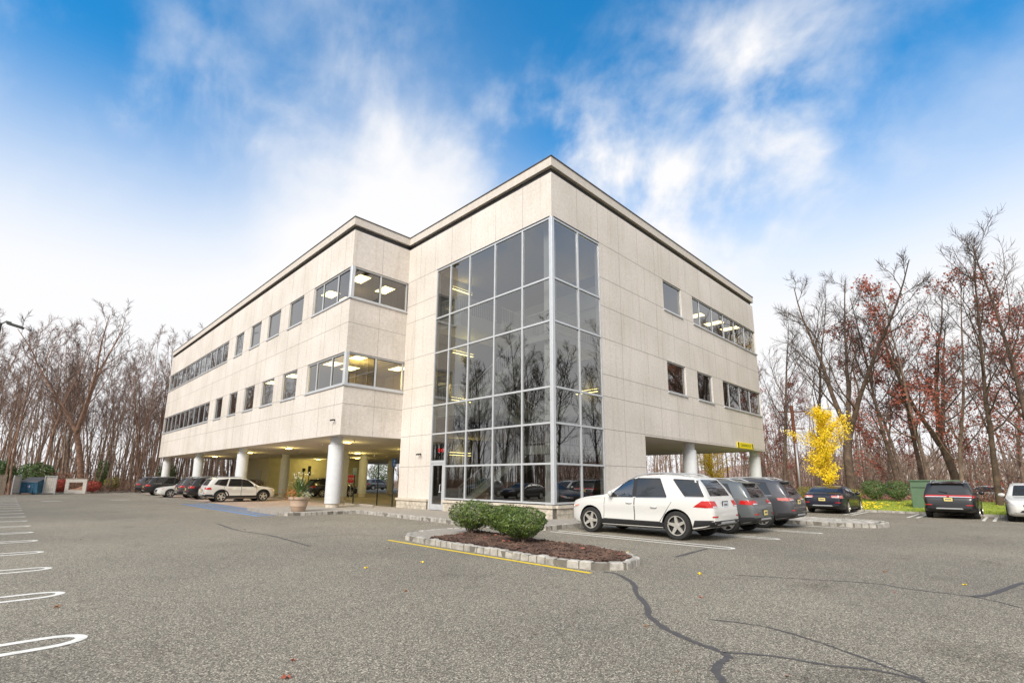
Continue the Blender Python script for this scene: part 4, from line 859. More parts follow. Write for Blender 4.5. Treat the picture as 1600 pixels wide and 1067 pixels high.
    for x in ax_:
        for sg in (1, -1):
            if wh is None:
                wh = empty('wheel', root); r = RW; b = MB(); wd = .235
                b.lathe([(r*.66, -wd*.5), (r*.93, -wd*.5), (r*.985, -wd*.40), (r, -wd*.2), (r, wd*.2), (r*.985, wd*.40), (r*.93, wd*.5), (r*.70, wd*.5), (r*.66, wd*.44)], 40, (0, 0, 0), 0, 'y', False); b.build('tyre', [M['tyre']], wh, True, 40)
                b = MB(); st = []
                b.lathe([(.03, .02), (r*.64, .02), (r*.64, .03)], 32, (0, 0, 0), 1, 'y'); b.lathe([(r*.62, wd*.40), (r*.635, wd*.49), (r*.69, wd*.49), (r*.70, wd*.42), (r*.62, wd*.40)], 40, (0, 0, 0), 0, 'y', False); b.lathe([(r*.17, .03), (r*.17, wd*.42), (r*.1, wd*.44), (.01, wd*.44)], 16, (0, 0, 0), 0, 'y')
                for kk in range(spokes):
                    a = 2*math.pi*(kk+.5)/spokes+.3; d = Vector((math.cos(a), 0, math.sin(a))); q = Vector((-math.sin(a), 0, math.cos(a))); w1, w2 = (r*.13, r*.085) if spokes < 7 else (r*.06, r*.05)
                    vv = [d*(r*.1)+q*w1+Vector((0, wd*.40, 0)), d*(r*.1)-q*w1+Vector((0, wd*.40, 0)), d*(r*.65)-q*w2+Vector((0, wd*.455, 0)), d*(r*.65)+q*w2+Vector((0, wd*.455, 0))]
                    b.add(vv+[p-Vector((0, .05, 0)) for p in vv], [(0, 1, 2, 3), (7, 6, 5, 4), (0, 4, 5, 1), (1, 5, 6, 2), (2, 6, 7, 3), (3, 7, 4, 0)])
                b.build('rim', [M[rimc], M['rimd']], wh, True, 30); o = wh
            else: o = dup(wh, root)
            o.location = (x, sg*(hw-.115), RW); o.rotation_euler = (x*2, 0, 0 if sg > 0 else math.pi); o.rotation_euler = (0, x*2+sg, 0 if sg > 0 else math.pi)
    if cutwin:
        b = MB()
        for sg in (1, -1):
            x = L/2-2.62*kx; b.bbox(x-.12, x+.06, sg*.38-.22, sg*.38+.22, .7, 1.25, .04); b.bbox(x-.08, x+.03, sg*.38-.12, sg*.38+.12, 1.27, 1.46, .03)
        b.build('seat', [M['seat']], root)
        b = MB(); c = Vector((L/2-1.98*kx, .38, 1.14)); b.tube([c+Vector((.06*math.sin(t), .18*math.cos(t), .18*math.sin(t))) for t in [i*math.pi/10 for i in range(21)]], .018, 6); b.build('steering_wheel', [M['black']], root, True)
    return root
def put(o, x, y, rz, sc_=1): o.location = (x, y, 0); o.rotation_euler = (0, 0, R(rz)); return o
PW, PS, PD, PB, PN, PG2 = paint('white_car_paint', (.64, .63, .60)), paint('grey_car_paint', (.14, .152, .155), .4), paint('graphite_car_paint', (.085, .085, .095), .4), paint('black_car_paint', (.012, .012, .014)), paint('navy_car_paint', (.008, .009, .022), .2), paint('silver_car_paint', (.32, .34, .36), .5)
gle = dict(top=[(0, .58), (.03, .74), (.10, .88), (.25, .97), (.6, 1.06), (1.0, 1.12), (1.35, 1.17), (1.6, 1.31), (1.95, 1.50), (2.3, 1.65), (2.7, 1.735), (3.1, 1.76), (3.6, 1.745), (4.05, 1.695), (4.34, 1.63), (4.46, 1.48), (4.62, 1.20), (4.69, 1.06), (4.74, .98), (4.785, .85), (4.8, .66)], fwin=[(1.60, 1.10), (2.42, 1.11), (2.39, 1.62), (2.14, 1.555)], qwin=[(4.05, 1.17), (4.56, 1.17), (4.33, 1.58), (3.66, 1.61)], rwin=[(2.52, 1.11), (3.5, 1.13), (3.24, 1.63), (2.49, 1.635)], tls=[(4.28, .885), (4.70, .87), (4.65, 1.05), (4.50, 1.04)], tlr=(.56, .93, .87, 1.05), plate=.94,
           doors=[[(1.40, .45), (2.47, .45), (2.47, 1.09), (1.44, 1.07)], [(2.49, .45), (3.28, .45), (3.66, 1.0), (2.49, 1.09)]])
put(make_car('parked_suv', SUV, 'large white SUV parked nose-in at the glass corner behind the shrub island', 'car', PW, 4.82, 1.94, 1.79, 2.9, .90, .385, clad=False, cutwin=True, winmat=MIDG, clear=M['clearglass'], over=gle, platem='platew', group='cars nose-in by the right facade'), -.80, -4.50, 90)
o = bpy.context.scene.objects
put(make_car('parked_suv', SUV, 'small mid grey SUV between the white SUV and the darker grey SUV', 'car', PS, 4.42, 1.84, 1.66, 2.64, .92, .35, rimc='alloy', winmat=MIDG, over=dict(tls=[(4.30, .96), (4.72, .94), (4.66, 1.08), (4.36, 1.07)], tlr=(.48, .95, .94, 1.08), plate=.68), group='cars nose-in by the right facade'), 2.02, -4.75, 90)
put(make_car('parked_suv', SUV, 'dark graphite SUV with pale tail lights, last of the nose-in row beside the cobbled island', 'car', PD, 4.60, 1.85, 1.72, 2.66, .93, .37, spokes=10, winmat=MIDG, redtl='pinkl', over=dict(tls=[(4.35, .98), (4.72, .97), (4.68, 1.08), (4.30, 1.06)], tlr=(.40, .95, .97, 1.07), plate=.93), group='cars nose-in by the right facade'), 4.98, -4.85, 90)
put(make_car('parked_sedan', SEDAN, 'navy blue sedan parked nose-in to the lawn under the yellow ginkgo', 'car', PN, 4.9, 1.87, 1.42, 2.9, .86, .345, clad=False, rails=False, spokes=10, winmat=MIDG, redtl='pinkl', group='cars nose-in to the lawn'), 17.7, -5.35, 0)
put(make_car('parked_suv', SUV, 'black SUV with full width red light bar parked nose-in beside the green utility box', 'car', PB, 4.78, 1.90, 1.70, 2.77, .92, .37, winmat=MIDG, over=dict(tlr=(.0, .95, .99, 1.10), tls=[(4.40, .98), (4.72, .98), (4.66, 1.10), (4.44, 1.10)], plate=.90), group='cars nose-in to the lawn'), 17.9, -10.35, 0)
wf = make_car('parked_suv', SUV, 'white compact SUV backed in at the right edge with its nose to the lot', 'car', PW, 4.35, 1.82, 1.63, 2.57, .9, .35, winmat=MIDG); put(wf, 17.3, -13.1, 180)
wu = put(make_car('parked_suv', SUV, 'white SUV parked under the building behind the second front column', 'car', PW, 4.6, 1.87, 1.67, 2.7, .9, .365, winmat=DARKG, rimc='alloy', over=dict(qwin=[(3.5, 1.14), (4.25, 1.25), (4.0, 1.56), (3.34, 1.64)]), group='cars parked under the building'), -3.2, 26.6, 0)
bs = make_car('parked_suv', SUV, 'black SUV parked under the building next to the white SUV', 'car', PB, 4.6, 1.87, 1.68, 2.7, .9, .36, group='cars parked under the building'); put(bs, -2.9, 32.2, 0)
def again(src, label, x, y, rz, group='cars parked under the building', paintm=None):
    c = dup(src); c['label'] = label; c['group'] = group; put(c, x, y, rz)
    if paintm:
        for k_ in list(c.children)+[g for k2 in c.children for g in k2.children]:
            if k_.type == 'MESH' and k_.data.materials and k_.data.materials[0] in (PB, PW, PS, PD):
                k_.material_slots[0].link = 'OBJECT'; k_.material_slots[0].material = paintm
    return c
again(bs, 'dark grey SUV under the building between the black SUV and the white hatchback', -2.9, 35.2, 0, paintm=PD)
again(bs, 'black SUV with bright red tail lamp behind the third front column', -3.6, 44.6, 0)
again(bs, 'long dark grey SUV parked beyond the far end of the building by the woods', -2.6, 55.8, 0, paintm=PD)
cs = make_car('parked_sedan', SEDAN, 'white sedan backed in under the building, nose to the lot beside the third column', 'car', PW, 4.6, 1.8, 1.45, 2.7, .88, .33, clad=False, rails=False, winmat=MIDG, group='cars parked under the building'); put(cs, -3.7, 38.3, 180)
again(cs, 'silver car roof showing behind the white sedan under the building', 1.2, 47.4, 180, paintm=PG2)
again(bs, 'black SUV deep under the building in front of the cream core wall', 6.6, 32.6, 0)
again(bs, 'grey SUV parked in the sunlit rear lot seen through the open ground floor', 27.3, 60.0, 0, 'cars in the rear lot', PS)
again(bs, 'silver SUV beside the grey one in the rear lot seen through the open ground floor', 26.9, 63.5, 0, 'cars in the rear lot', PG2)
again(cs, 'dark sedan in the left stalls, seen only mirrored in the corner glass', -18.6, 19.3, 0, 'cars mirrored in the glass', PB)
again(bs, 'dark SUV in the left stalls, seen only mirrored in the corner glass', -18.6, 24.8, 0, 'cars mirrored in the glass', PD)
again(cs, 'white car on the far road behind the lawn hedge, left one', 42, -4.2, 90, 'cars on the far road')
again(cs, 'white car on the far road behind the lawn hedge, right one', 42, -10.5, 90, 'cars on the far road')
# ------------------------------------------------------------------ trees
def rdir(d, ang, rng):
    d = d.normalized(); u = d.orthogonal().normalized(); w_ = d.cross(u); a = rng.random()*6.283
    return (d*math.cos(ang)+(u*math.cos(a)+w_*math.sin(a))*math.sin(ang)).normalized()
def limb(b, p, d, ln, r0, r1, rng, sides, seg=5, lift=.25, wob=.12, mi=0):
    pts = [Vector(p)]; rs = [r0]; dd = d.normalized()
    for i in range(seg):
        dd = (dd+Vector((rng.gauss(0, wob), rng.gauss(0, wob), rng.gauss(0, wob*.6)+lift/seg))).normalized(); pts.append(pts[-1]+dd*(ln/seg)); rs.append(r0+(r1-r0)*((i+1)/seg)**.8)
    b.tube(pts, rs, sides, mi, False); return pts
def bare_tree(seed, H, r, first=.35, nlimb=9, spread=(28, 55), lens=(.30, .45), nsub=6, ntwig=5, leaf=0, lsz=.2, fork=0, tw=.013, lift=.35):
    rng = random.Random(seed); t, c = MB(), MB(); spots = []
    stems = [(Vector((0, 0, -.1)), Vector((rng.gauss(0, .04), rng.gauss(0, .04), 1)), H, r)]
    if fork:
        stems = [(Vector((0, 0, -.1)), Vector((0, 0, 1)), H*fork, r)]
    todo = []
    for p, d, l, rr in stems:
        pts = limb(t, p, d, l, rr, rr*(.75 if fork else .12), rng, 8, 9, .15, .045); t.tube([pts[0], pts[0]+Vector((0, 0, .5))], [rr*1.5, rr*1.02], 8, 0, False)
        todo.append((pts, rr, l, first, nlimb))
        if fork:
            todo.pop()
            for k in range(rng.choice((3, 4))):
                a = k*2.1+rng.random(); d2 = Vector((math.cos(a)*.38, math.sin(a)*.38, 1)); pp = limb(t, pts[-1]-Vector((0, 0, rng.random()*.6)), d2, H*(1-fork)*rng.uniform(.88, 1.1), r*.62, .03, rng, 7, 9, .3, .07); todo.append((pp, r*.62, H*(1-fork), .12, nlimb))
    for pts, rr, l, f0, nl in todo:
        n = len(pts)
        for i in range(nl):
            tt = f0+(1-f0)*(i+rng.random()*.8)/nl; k = min(n-2, int(tt*(n-1))); fr = tt*(n-1)-k; p = pts[k].lerp(pts[k+1], min(1, fr)); d = (pts[k+1]-pts[k]).normalized()
            ln = H*rng.uniform(*lens)*(1.05-.75*tt); r1 = max(.02, rr*(1-tt*.8)*.42)
            lp = limb(t, p, rdir(d, R(rng.uniform(*spread)), rng), ln, r1, .016, rng, 5, 6, lift, .13)
            for j in range(nsub):
                q = .2+.8*(j+rng.random())/nsub; kk = min(5, int(q*6)); p2 = lp[kk].lerp(lp[kk+1], q*6-kk if q*6-kk <= 1 else 1); d2 = (lp[kk+1]-lp[kk]).normalized(); l2 = ln*rng.uniform(.25, .5)*(1.15-.6*q)
                sp = limb(c, p2, rdir(d2, R(rng.uniform(25, 55)), rng), l2, max(.012, r1*.28), .008, rng, 3, 4, lift, .16)
                for m_ in range(ntwig):
                    q2 = .15+.85*(m_+rng.random())/ntwig; k3 = min(3, int(q2*4)); p3 = sp[k3].lerp(sp[k3+1], min(1, q2*4-k3)); d3 = (sp[k3+1]-sp[k3]).normalized(); l3 = max(.5, l2*rng.uniform(.3, .6))
                    tp = limb(c, p3, rdir(d3, R(rng.uniform(20, 50)), rng), l3, tw, tw*.55, rng, 3, 3, lift*.6, .15)
                    if leaf:
                        for _ in range(leaf):
                            a = tp[rng.randrange(1, 4)]; c.leaf(a+Vector((rng.gauss(0, .16), rng.gauss(0, .16), rng.gauss(-.05, .14))), lsz*rng.uniform(.6, 1.3), rng, 1)
    return t, c
VAR = {}
def variety(key, bark, twig, leafm, **k):
    t, c = bare_tree(**k); a = t.build('trunk', [bark], None, True); d = c.build('crown', [twig, leafm]); VAR[key] = (a, d, [False])
    for o in (a, d): COL.objects.unlink(o)
def tree(key, label, x, y, sc_=1, rz=0, group=None, sz=None, name='bare_tree', lean=(0, 0)):
    a, d, used = VAR[key]; root = thing(name, label, 'tree', (x, y, -.05), rz, group); root.scale = (sc_, sc_, sz or sc_); root.rotation_euler = (lean[0], lean[1], rz)
    for o in (a, d): c = o.copy(); COL.objects.link(c); c.parent = root
    return root
B1, B2, T1, T2 = M['bark'], M['bark2'], M['twig'], M['twig2']
for i in range(5): variety('wood%d' % i, (B1, B2)[i % 2], T1, M['brownleaf'], seed=100+i, H=20, r=.105+.025*(i % 3), first=.30+.05*(i % 3), nlimb=10, spread=(16, 38), lens=(.24, .38), nsub=6, ntwig=6, tw=.016)
for i in range(2): variety('big%d' % i, M['bark3'], T2, M['brownleaf'], seed=210+i, H=19, r=.33, fork=.3, nlimb=11, spread=(20, 46), lens=(.20, .34), nsub=8, ntwig=7, tw=.011)
for i in range(2): variety('open%d' % i, M['bark3'], T2, M['brownleaf'], seed=230+i*3, H=18, r=.215, first=.26, nlimb=16, spread=(22, 48), lens=(.32, .48), nsub=8, ntwig=7, tw=.0105, lift=.55)
for i in range(3): variety('dark%d' % i, M['darkbark'], M['darkbark'], M['brownleaf'], seed=300+i*7, H=18, r=.24, first=.2, nlimb=16, spread=(24, 52), lens=(.32, .50), nsub=8, ntwig=6, tw=.02, lift=.45)  # mirrored trees: backlit silhouette put into a near-black bark and twig colour
for i in range(3): variety('oak%d' % i, B1, T1, M['redleaf'], seed=250+i, H=15, r=.15, first=.14, nlimb=19, spread=(38, 74), lens=(.24, .38), nsub=6, ntwig=5, leaf=6+i, lsz=.165, tw=.011, lift=.2)
variety('brown', B1, T1, M['brownleaf'], seed=262, H=12, r=.17, first=.14, nlimb=14, spread=(38, 70), lens=(.24, .36), nsub=5, ntwig=4, leaf=3, lsz=.2, tw=.013, lift=.2)
rng = random.Random(42)
G_ = 'bare trees of the woods on the left'
n = 0
while n < 205:
    x, y = rng.uniform(-52, 22), 55+rng.random()**1.25*40
    if y < 57.2+max(0, (-x-9))*.0 and x > -7: y += 5
    if x < -15 and y < 55: continue
    if -11.5 < x < -6.5 and y < 60: continue
    k = rng.randrange(5); s_ = rng.uniform(.86, 1.12)
    dx, dy = x+15, y+12.7; dep = (dx+dy)*.707
    if dep < 15: continue
    u = 800+776*(dx-dy)*.707/dep
    if u < -60: continue
    s_ *= (.74+.0046*dep)*.82
    tree('wood%d' % k, 'slender bare brown tree standing in the dense woods beyond the left lot', x, y, s_, rng.random()*6.28, G_, sz=s_*rng.uniform(.95, 1.08)); n += 1
variety('hero', B2, T2, M['brownleaf'], seed=409, H=22.5, r=.37, fork=.33, nlimb=9, spread=(22, 48), lens=(.22, .36), nsub=7, ntwig=6, tw=.016, lift=.5)
tree('hero', 'tall spreading bare tree with thick pale trunk at the wood edge beside the board frame', -9.3, 56.8, .9, 2.6)
tree('wood1', 'straight orange-barked bare tree behind the evergreen bush by the dumpster', -12.7, 56.5, .95, .4)
tree('open0', 'bare tree rising just past the far roof corner of the building', -1.5, 60, 1.08, 1.7)
# behind the building, seen through the open ground floor
for i in range(34):
    x, y = rng.uniform(37.5, 56), rng.uniform(4, 84)
    if i < 17: tree('brown', 'tan-leaved tree behind the rear lot, seen under the building', x, y, rng.uniform(.8, 1.15), rng.random()*6.28, 'tan-leaved trees behind the building', name='leafy_tree')
    else: tree('wood%d' % rng.randrange(5), 'bare tree behind the rear lot of the building', x, y, rng.uniform(.7, .9), rng.random()*6.28, 'bare trees behind the building')
# right hand side
for key, label, x, y, s_, a, ln in (
    ('open0', 'bare tree with upright limbs standing nearest the right end of the building', 28.5, .4, .86, .3, (0, 0)),
    ('open1', 'bare tree leaning slightly left behind the navy sedan', 28, -1.9, .9, 2.2, (.03, -.06)),
    ('big1', 'big forked bare tree with several thick stems right behind the ginkgo', 26.5, -4.6, .98, 1.0, (0, 0)),
    ('open1', 'tall bare tree between the forked tree and the russet oaks', 29, -7.0, .88, 4.4, (0, 0)),
    ('open0', 'tall dense-twigged bare tree behind the white car at the right edge', 25.2, -11.8, .84, 3.9, (.0, .05)),
    ('open0', 'bare tree with many upright limbs just right of the utility box', 30, -8.1, .88, 1.2, (0, 0)),
    ('big1', 'forked bare tree behind the black SUV, left of the tall edge trees', 29.5, -9.9, .84, 3.0, (0, 0)),
    ('open1', 'tallest bare tree at the right edge reaching out of view', 23.6, -13.6, .86, 5.6, (-.04, .03))):
    tree(key, label, x, y, s_, a, None, lean=ln)
for key, label, x, y, s_, a in (
    ('oak0', 'russet-leaved oak behind the black SUV and the utility box', 28.6, -8.6, 1.02, .2), ('oak1', 'russet-leaved oak behind the gap between the black SUV and the white car', 27.5, -10.1, 1.0, 1.9),
    ('oak2', 'russet-leaved oak just left of the green utility box', 31, -6.9, .95, 3.1), ('oak0', 'short russet oak beside the wooden utility pole', 33, .6, .72, 4.0),
    ('oak1', 'small russet oak right of the building corner column', 35, 3.2, .7, 5.2), ('oak2', 'russet oak farther back behind the forked bare tree', 37, -5.0, .85, 1.1), ('oak0', 'russet oak at the right edge behind the tall bare trees', 30, -13.8, .95, 2.2), ('oak1', 'russet oak far back between the two tallest bare trees', 38, -13.0, 1.0, 2.9)):
    tree(key, label, x, y, s_, a, 'russet oaks on the right', name='russet_oak')
for i in range(20):
    x, y = rng.uniform(33, 60), rng.uniform(-22, 8)
    tree('wood%d' % rng.randrange(5), 'thin bare tree in the row beyond the far road on the right', x, y, rng.uniform(.62, .85), rng.random()*6.28, 'thin bare trees on the right')
# trees on the far side of the lot, which the corner glass mirrors
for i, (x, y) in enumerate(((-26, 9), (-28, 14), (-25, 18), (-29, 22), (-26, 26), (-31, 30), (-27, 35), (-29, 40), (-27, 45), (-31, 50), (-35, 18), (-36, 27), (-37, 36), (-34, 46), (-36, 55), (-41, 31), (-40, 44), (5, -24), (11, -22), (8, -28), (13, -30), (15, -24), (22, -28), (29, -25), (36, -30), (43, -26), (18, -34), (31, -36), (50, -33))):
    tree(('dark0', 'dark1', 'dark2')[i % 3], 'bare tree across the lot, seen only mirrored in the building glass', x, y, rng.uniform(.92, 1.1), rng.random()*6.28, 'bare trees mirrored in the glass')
# dense far wood and brush: one mass nobody could count
def far_wood():
    rg = random.Random(5); b = MB()
    def stem_(x, y, h):
        r = rg.uniform(.05, .13); a = Vector((x, y, 0)); t = Vector((x+rg.gauss(0, .6), y+rg.gauss(0, .6), h)); b.tube([a, a.lerp(t, .5)+Vector((rg.gauss(0, .2), rg.gauss(0, .2), 0)), t], [r, r*.7, .02], 4, 0, False)
        for k in range(6):
            q = rg.uniform(.15, .97); p = a.lerp(t, q); e = p+Vector((rg.gauss(0, 1.1), rg.gauss(0, 1.1), rg.uniform(1, 3.2))); b.tube([p, p.lerp(e, .5)+Vector((0, 0, -.15)), e], [r*.35, .03, .012], 3, rg.randrange(2), False)
    for i in range(330): stem_(rg.uniform(-62, 40), rg.uniform(80, 118), rg.uniform(11, 19))
    for i in range(240): stem_(rg.uniform(58, 90), rg.uniform(0, 70), rg.uniform(9, 14))
    for i in range(700): stem_(rg.uniform(47, 90), rg.uniform(-48, 12), rg.uniform(3, 7.5))
    for i in range(260): stem_(rg.uniform(-66, -46), rg.uniform(0, 62), rg.uniform(8, 15))
    for i in range(260): stem_(rg.uniform(-60, 22), rg.uniform(57, 78), rg.uniform(4, 11))
    o = b.build('far_woods', [M['bark'], M['twig']]); tag(o, 'dense mass of thin bare stems far behind the woods edge', 'woods', kind='stuff')
far_wood()
def brush():
    rg = random.Random(6); b = MB()
    def clump(x, y, n_, h, wd, mi):
        for k in range(n_):
            p = Vector((x+rg.gauss(0, wd), y+rg.gauss(0, wd), 0)); e = p+Vector((rg.gauss(0, .35), rg.gauss(0, .35), h*rg.uniform(.4, 1.1)))
            b.tube([p, e], [.012, .006], 3, 0, False)
            for q in range(5): b.leaf(p.lerp(e, rg.uniform(.3, 1))+Vector((rg.gauss(0, .12), rg.gauss(0, .12), 0)), rg.uniform(.08, .18), rg, mi)
    for i in range(330): clump(rg.uniform(-50, 24), 57.5+rg.random()*9, 12, rg.uniform(.6, 2.2), .6, rg.choice((1, 1, 2)))
    for i in range(420): clump(rg.uniform(-55, 24), 64+rg.random()*16, 10, rg.uniform(2.0, 5.0), .9, rg.choice((1, 2, 2)))
    for i in range(200): clump(rg.uniform(27.2, 34), rg.uniform(-22, 3), 12, rg.uniform(.6, 1.5), .5, rg.choice((1, 1, 2)))
    for i in range(420): clump(rg.uniform(37, 52), rg.uniform(-20, 80), 14, rg.uniform(1.2, 3.4), .7, rg.choice((1, 2, 2)))
    o = b.build('undergrowth', [M['twig'], M['tanhedge'], M['brownleaf']]); tag(o, 'tangled brown undergrowth along the edge of the woods and lawn', 'undergrowth', kind='stuff')
brush()
# ginkgos
def ginkgo(label, x, y, H, seed, clear, wk=1.0):
    rg = random.Random(seed); root = thing('ginkgo_tree', label, 'tree', (x, y, 0), 0, 'yellow ginkgo trees'); t, c = MB(), MB(); tp = limb(t, (0, 0, 0), Vector((0, 0, 1)), H*.93, .10, .02, rg, 7, 8, .1, .03)
    for i in range(24):
        q = (clear+(1-clear)*(i+rg.random()*.6)/24)*.98; k = min(7, int(q*8)); p = tp[k].lerp(tp[k+1], q*8-k); z = (q-clear)/(1-clear); ln = H*(.09+.25*math.sin(min(1, z*.95+.12)*math.pi))*rg.uniform(.65, 1.1)*wk
        lp = limb(t, p, rdir(Vector((0, 0, 1)), R(rg.uniform(45, 75)), rg), ln, .03, .008, rg, 4, 5, .35, .1)
        for k in range(6):
            for m_ in range(80): c.leaf(lp[k].lerp(lp[max(0, k-1)], rg.random())+Vector((rg.gauss(0, .17), rg.gauss(0, .17), rg.gauss(0, .14))), rg.uniform(.07, .13), rg, 0)
    t.build('trunk', M['bark'], root, True); c.build('crown', M['gold'], root)
ginkgo('slim golden yellow ginkgo standing on the lawn behind the navy sedan', 21.6, -4.3, 6.7, 3, .27)
ginkgo('golden yellow ginkgo seen under the building through the right-hand columns', 35.0, 8.9, 6.6, 9, .22, 1.5)
# shrubs
def shrub(label, x, y, rx, ry, h, m_, seed, z0=.1, n_=5200, lsz=.05, name='shrub', boxy=2.3, group=None, core=True, low=.18, cat='shrub'):
    rg = random.Random(seed); root = thing(name, label, cat, (x, y, z0), 0, group); b = MB(); ph = [rg.random()*6.28 for _ in range(6)]
    for i in range(n_):
        d = Vector((rg.gauss(0, 1), rg.gauss(0, 1), rg.gauss(0, 1))).normalized()
        k = (abs(d.x)**boxy+abs(d.y)**boxy+abs(d.z)**boxy)**(-1/boxy); a = math.atan2(d.y, d.x)
        lump = 1+.05*math.sin(3*a+ph[0]+2*d.z)+.05*math.sin(5*a+ph[1]-3*d.z)+.04*math.sin(7*d.z*2+ph[2]+a*2)
        rr = k*lump*(1-.42*rg.random()**2.2); zz = d.z*rr; taper = 1-.30*max(0, -zz)
        p = Vector((d.x*rr*rx*taper, d.y*rr*ry*taper, h*(low+(1-low)*.5)+zz*h*(1-low)*.5))
        b.leaf(p, lsz*rg.uniform(.7, 1.4), rg, 0, d+Vector((rg.gauss(0, .55), rg.gauss(0, .55), rg.gauss(.25, .5))), .5)
    b.build('foliage', m_, root)
    s_ = MB()
    for i in range(9):
        e = Vector((rg.gauss(0, rx*.4), rg.gauss(0, ry*.4), h*rg.uniform(.5, .85))); s_.tube([(rg.gauss(0, rx*.12), rg.gauss(0, ry*.12), -.05), e*.4+Vector((0, 0, .05)), e], [.022, .016, .006], 5, 0, False)
    s_.build('stems', M['bark'], root)
    return root
shrub('clipped dark green yew shrub at the far left of the mulched island', -5.75, -1.95, .60, .70, .92, M['yew'], 1, .1, 7000, .048)
shrub('clipped yew shrub in the middle, partly hidden by the other two on the island', -5.5, -2.95, .56, .66, .84, M['yew'], 2, .1, 6500, .048)
shrub('rounded yew shrub nearest the open end of the mulched island', -6.22, -4.25, .58, .63, .86, M['yew'], 3, .1, 7600, .046)
shrub('dark evergreen bush at the left edge behind the slatted fence', -15.6, 57, 1.2, 1.1, 3.2, M['green'], 4, 0, 2600, .2, 'evergreen_bush')
shrub('dark evergreen bush rising behind the blue dumpster', -12.9, 57.0, 1.5, 1.2, 3.0, M['green'], 5, 0, 3000, .2, 'evergreen_bush')
shrub('brownish clipped hedge behind the dumpster enclosure', -10.9, 56.8, 2.0, .8, 2.1, M['tanhedge'], 6, 0, 2600, .12, 'hedge', 5, cat='hedge')
shrub('bright red hedge left of the board frame', -11.1, 55.2, .7, .6, 1.35, M['redhedge'], 7, 0, 1800, .12, 'hedge', 5, cat='hedge')
shrub('bright red hedge right of the board frame', -8.5, 55.6, .7, .5, 1.2, M['redhedge'], 8, 0, 1600, .12, 'hedge', 4, cat='hedge')
shrub('yellowish low bush between the dumpster gate and the red hedge', -11.75, 54.2, .4, .4, 1.0, M['olive'], 9, 0, 900, .12, 'low_bush')
shrub('yellow-leaved bush at the wood edge left of the dark grey SUV', -6.4, 59.5, .8, .8, 1.7, M['olive'], 10, 0, 1100, .14, 'low_bush')
shrub('dark green slender bush at the wood edge', -7.3, 60.5, .6, .6, 3.6, M['green'], 11, 0, 1500, .16, 'evergreen_bush')
shrub('small evergreen behind the corner column at the far end of the building', -1.2, 60.5, 1.0, 1.0, 3.4, M['green'], 12, 0, 1500, .18, 'evergreen_bush')
shrub('dark green shrub on the lawn right of the navy sedan', 25.6, -5.9, .65, .7, 1.45, M['green'], 13, .33, 2200, .09)
shrub('dark green shrub on the lawn left of the utility box', 25.8, -7.1, .65, .7, 1.4, M['green'], 14, .34, 2200, .09)
shrub('olive low bush on the lawn behind the navy sedan', 25.0, -2.2, .9, .9, 1.0, M['olive'], 15, .3, 1500, .09, 'low_bush')
shrub('olive low bush between the sedan and the green shrubs', 25.6, -4.7, .5, .6, .85, M['olive'], 16, .33, 1000, .09, 'low_bush')
shrub('evergreen spruce at the right edge above the white car', 40, -16.1, 1.6, 1.6, 4.4, M['green'], 17, 0, 2200, .22, 'evergreen_bush', 1.6)
shrub('dark bare-twigged shrub beside the white SUV under the building', 2.0, 40.2, .9, 2.2, 1.5, M['twig'], 18, 0, 1500, .12, 'low_bush', 5)
shrub('green bush behind the rear lot seen left of the yellow-lit column', 36, 63, 2.2, 2.2, 4.6, M['green'], 19, 0, 2200, .25, 'evergreen_bush', group='evergreens behind the rear lot')
shrub('green bush behind the rear lot seen right of the yellow-lit column', 36, 74, 2.4, 2.4, 4.6, M['green'], 20, 0, 2200, .25, 'evergreen_bush', group='evergreens behind the rear lot')
# ------------------------------------------------------------------ street furniture and small things
pp = thing('potted_plant', 'large tan planter pot with tall grasses and orange and white flowers on the kerb', 'planter', (-5.45, 10.5, .14)); b = MB()
b.lathe([(.27, 0), (.30, .03), (.335, .2), (.35, .22), (.365, .24), (.36, .26), (.41, .52), (.45, .53), (.465, .56), (.465, .62), (.44, .64), (.41, .62), (.40, .52)], 36); b.build('pot', M['terra'], pp, True, 40)
rg = random.Random(3); b = MB()
for i in range(70):
    a = rg.random()*6.28; r0 = rg.random()*.2; L_ = rg.uniform(.5, 1.25); le = rg.uniform(.1, .5)
    pts = [Vector((math.cos(a)*(r0+le*t*t), math.sin(a)*(r0+le*t*t), .55+L_*(t-.25*t*t*le*2))) for t in (0, .25, .5, .75, 1)]; wv = Vector((-math.sin(a), math.cos(a), 0))
    for p, q, w0, w1 in zip(pts, pts[1:], (.02, .03, .028, .018), (.03, .028, .018, .002)): b.add([p-wv*w0, p+wv*w0, q+wv*w1, q-wv*w1], [(0, 1, 2, 3)], 0)
b.build('grass_blades', M['green'], pp)
b = MB()
for i in range(650): b.leaf((rg.gauss(0, .22), rg.gauss(0, .22), .72+rg.gauss(0, .09)), rg.uniform(.05, .09), rg, 0 if rg.random() < .5 else 1)
for i in range(420): b.leaf((rg.gauss(-.18, .16), rg.gauss(.12, .16), .76+rg.gauss(0, .12)), rg.uniform(.05, .1), rg, 2)
for i in range(230): b.leaf((rg.gauss(.2, .14), rg.gauss(-.18, .14), .76+rg.gauss(0, .07)), rg.uniform(.04, .07), rg, 3)
for i in range(60): b.leaf((rg.gauss(0, .2), rg.gauss(0, .2), rg.uniform(1.1, 1.75)), rg.uniform(.06, .1), rg, 3)
b.build('flowers', [M['green'], M['olive'], mat('orange_petal', (.42, .12, .035), .7, col2=(.62, .24, .08), scale=20), mat('white_petal', (.66, .66, .5), .7)], pp)
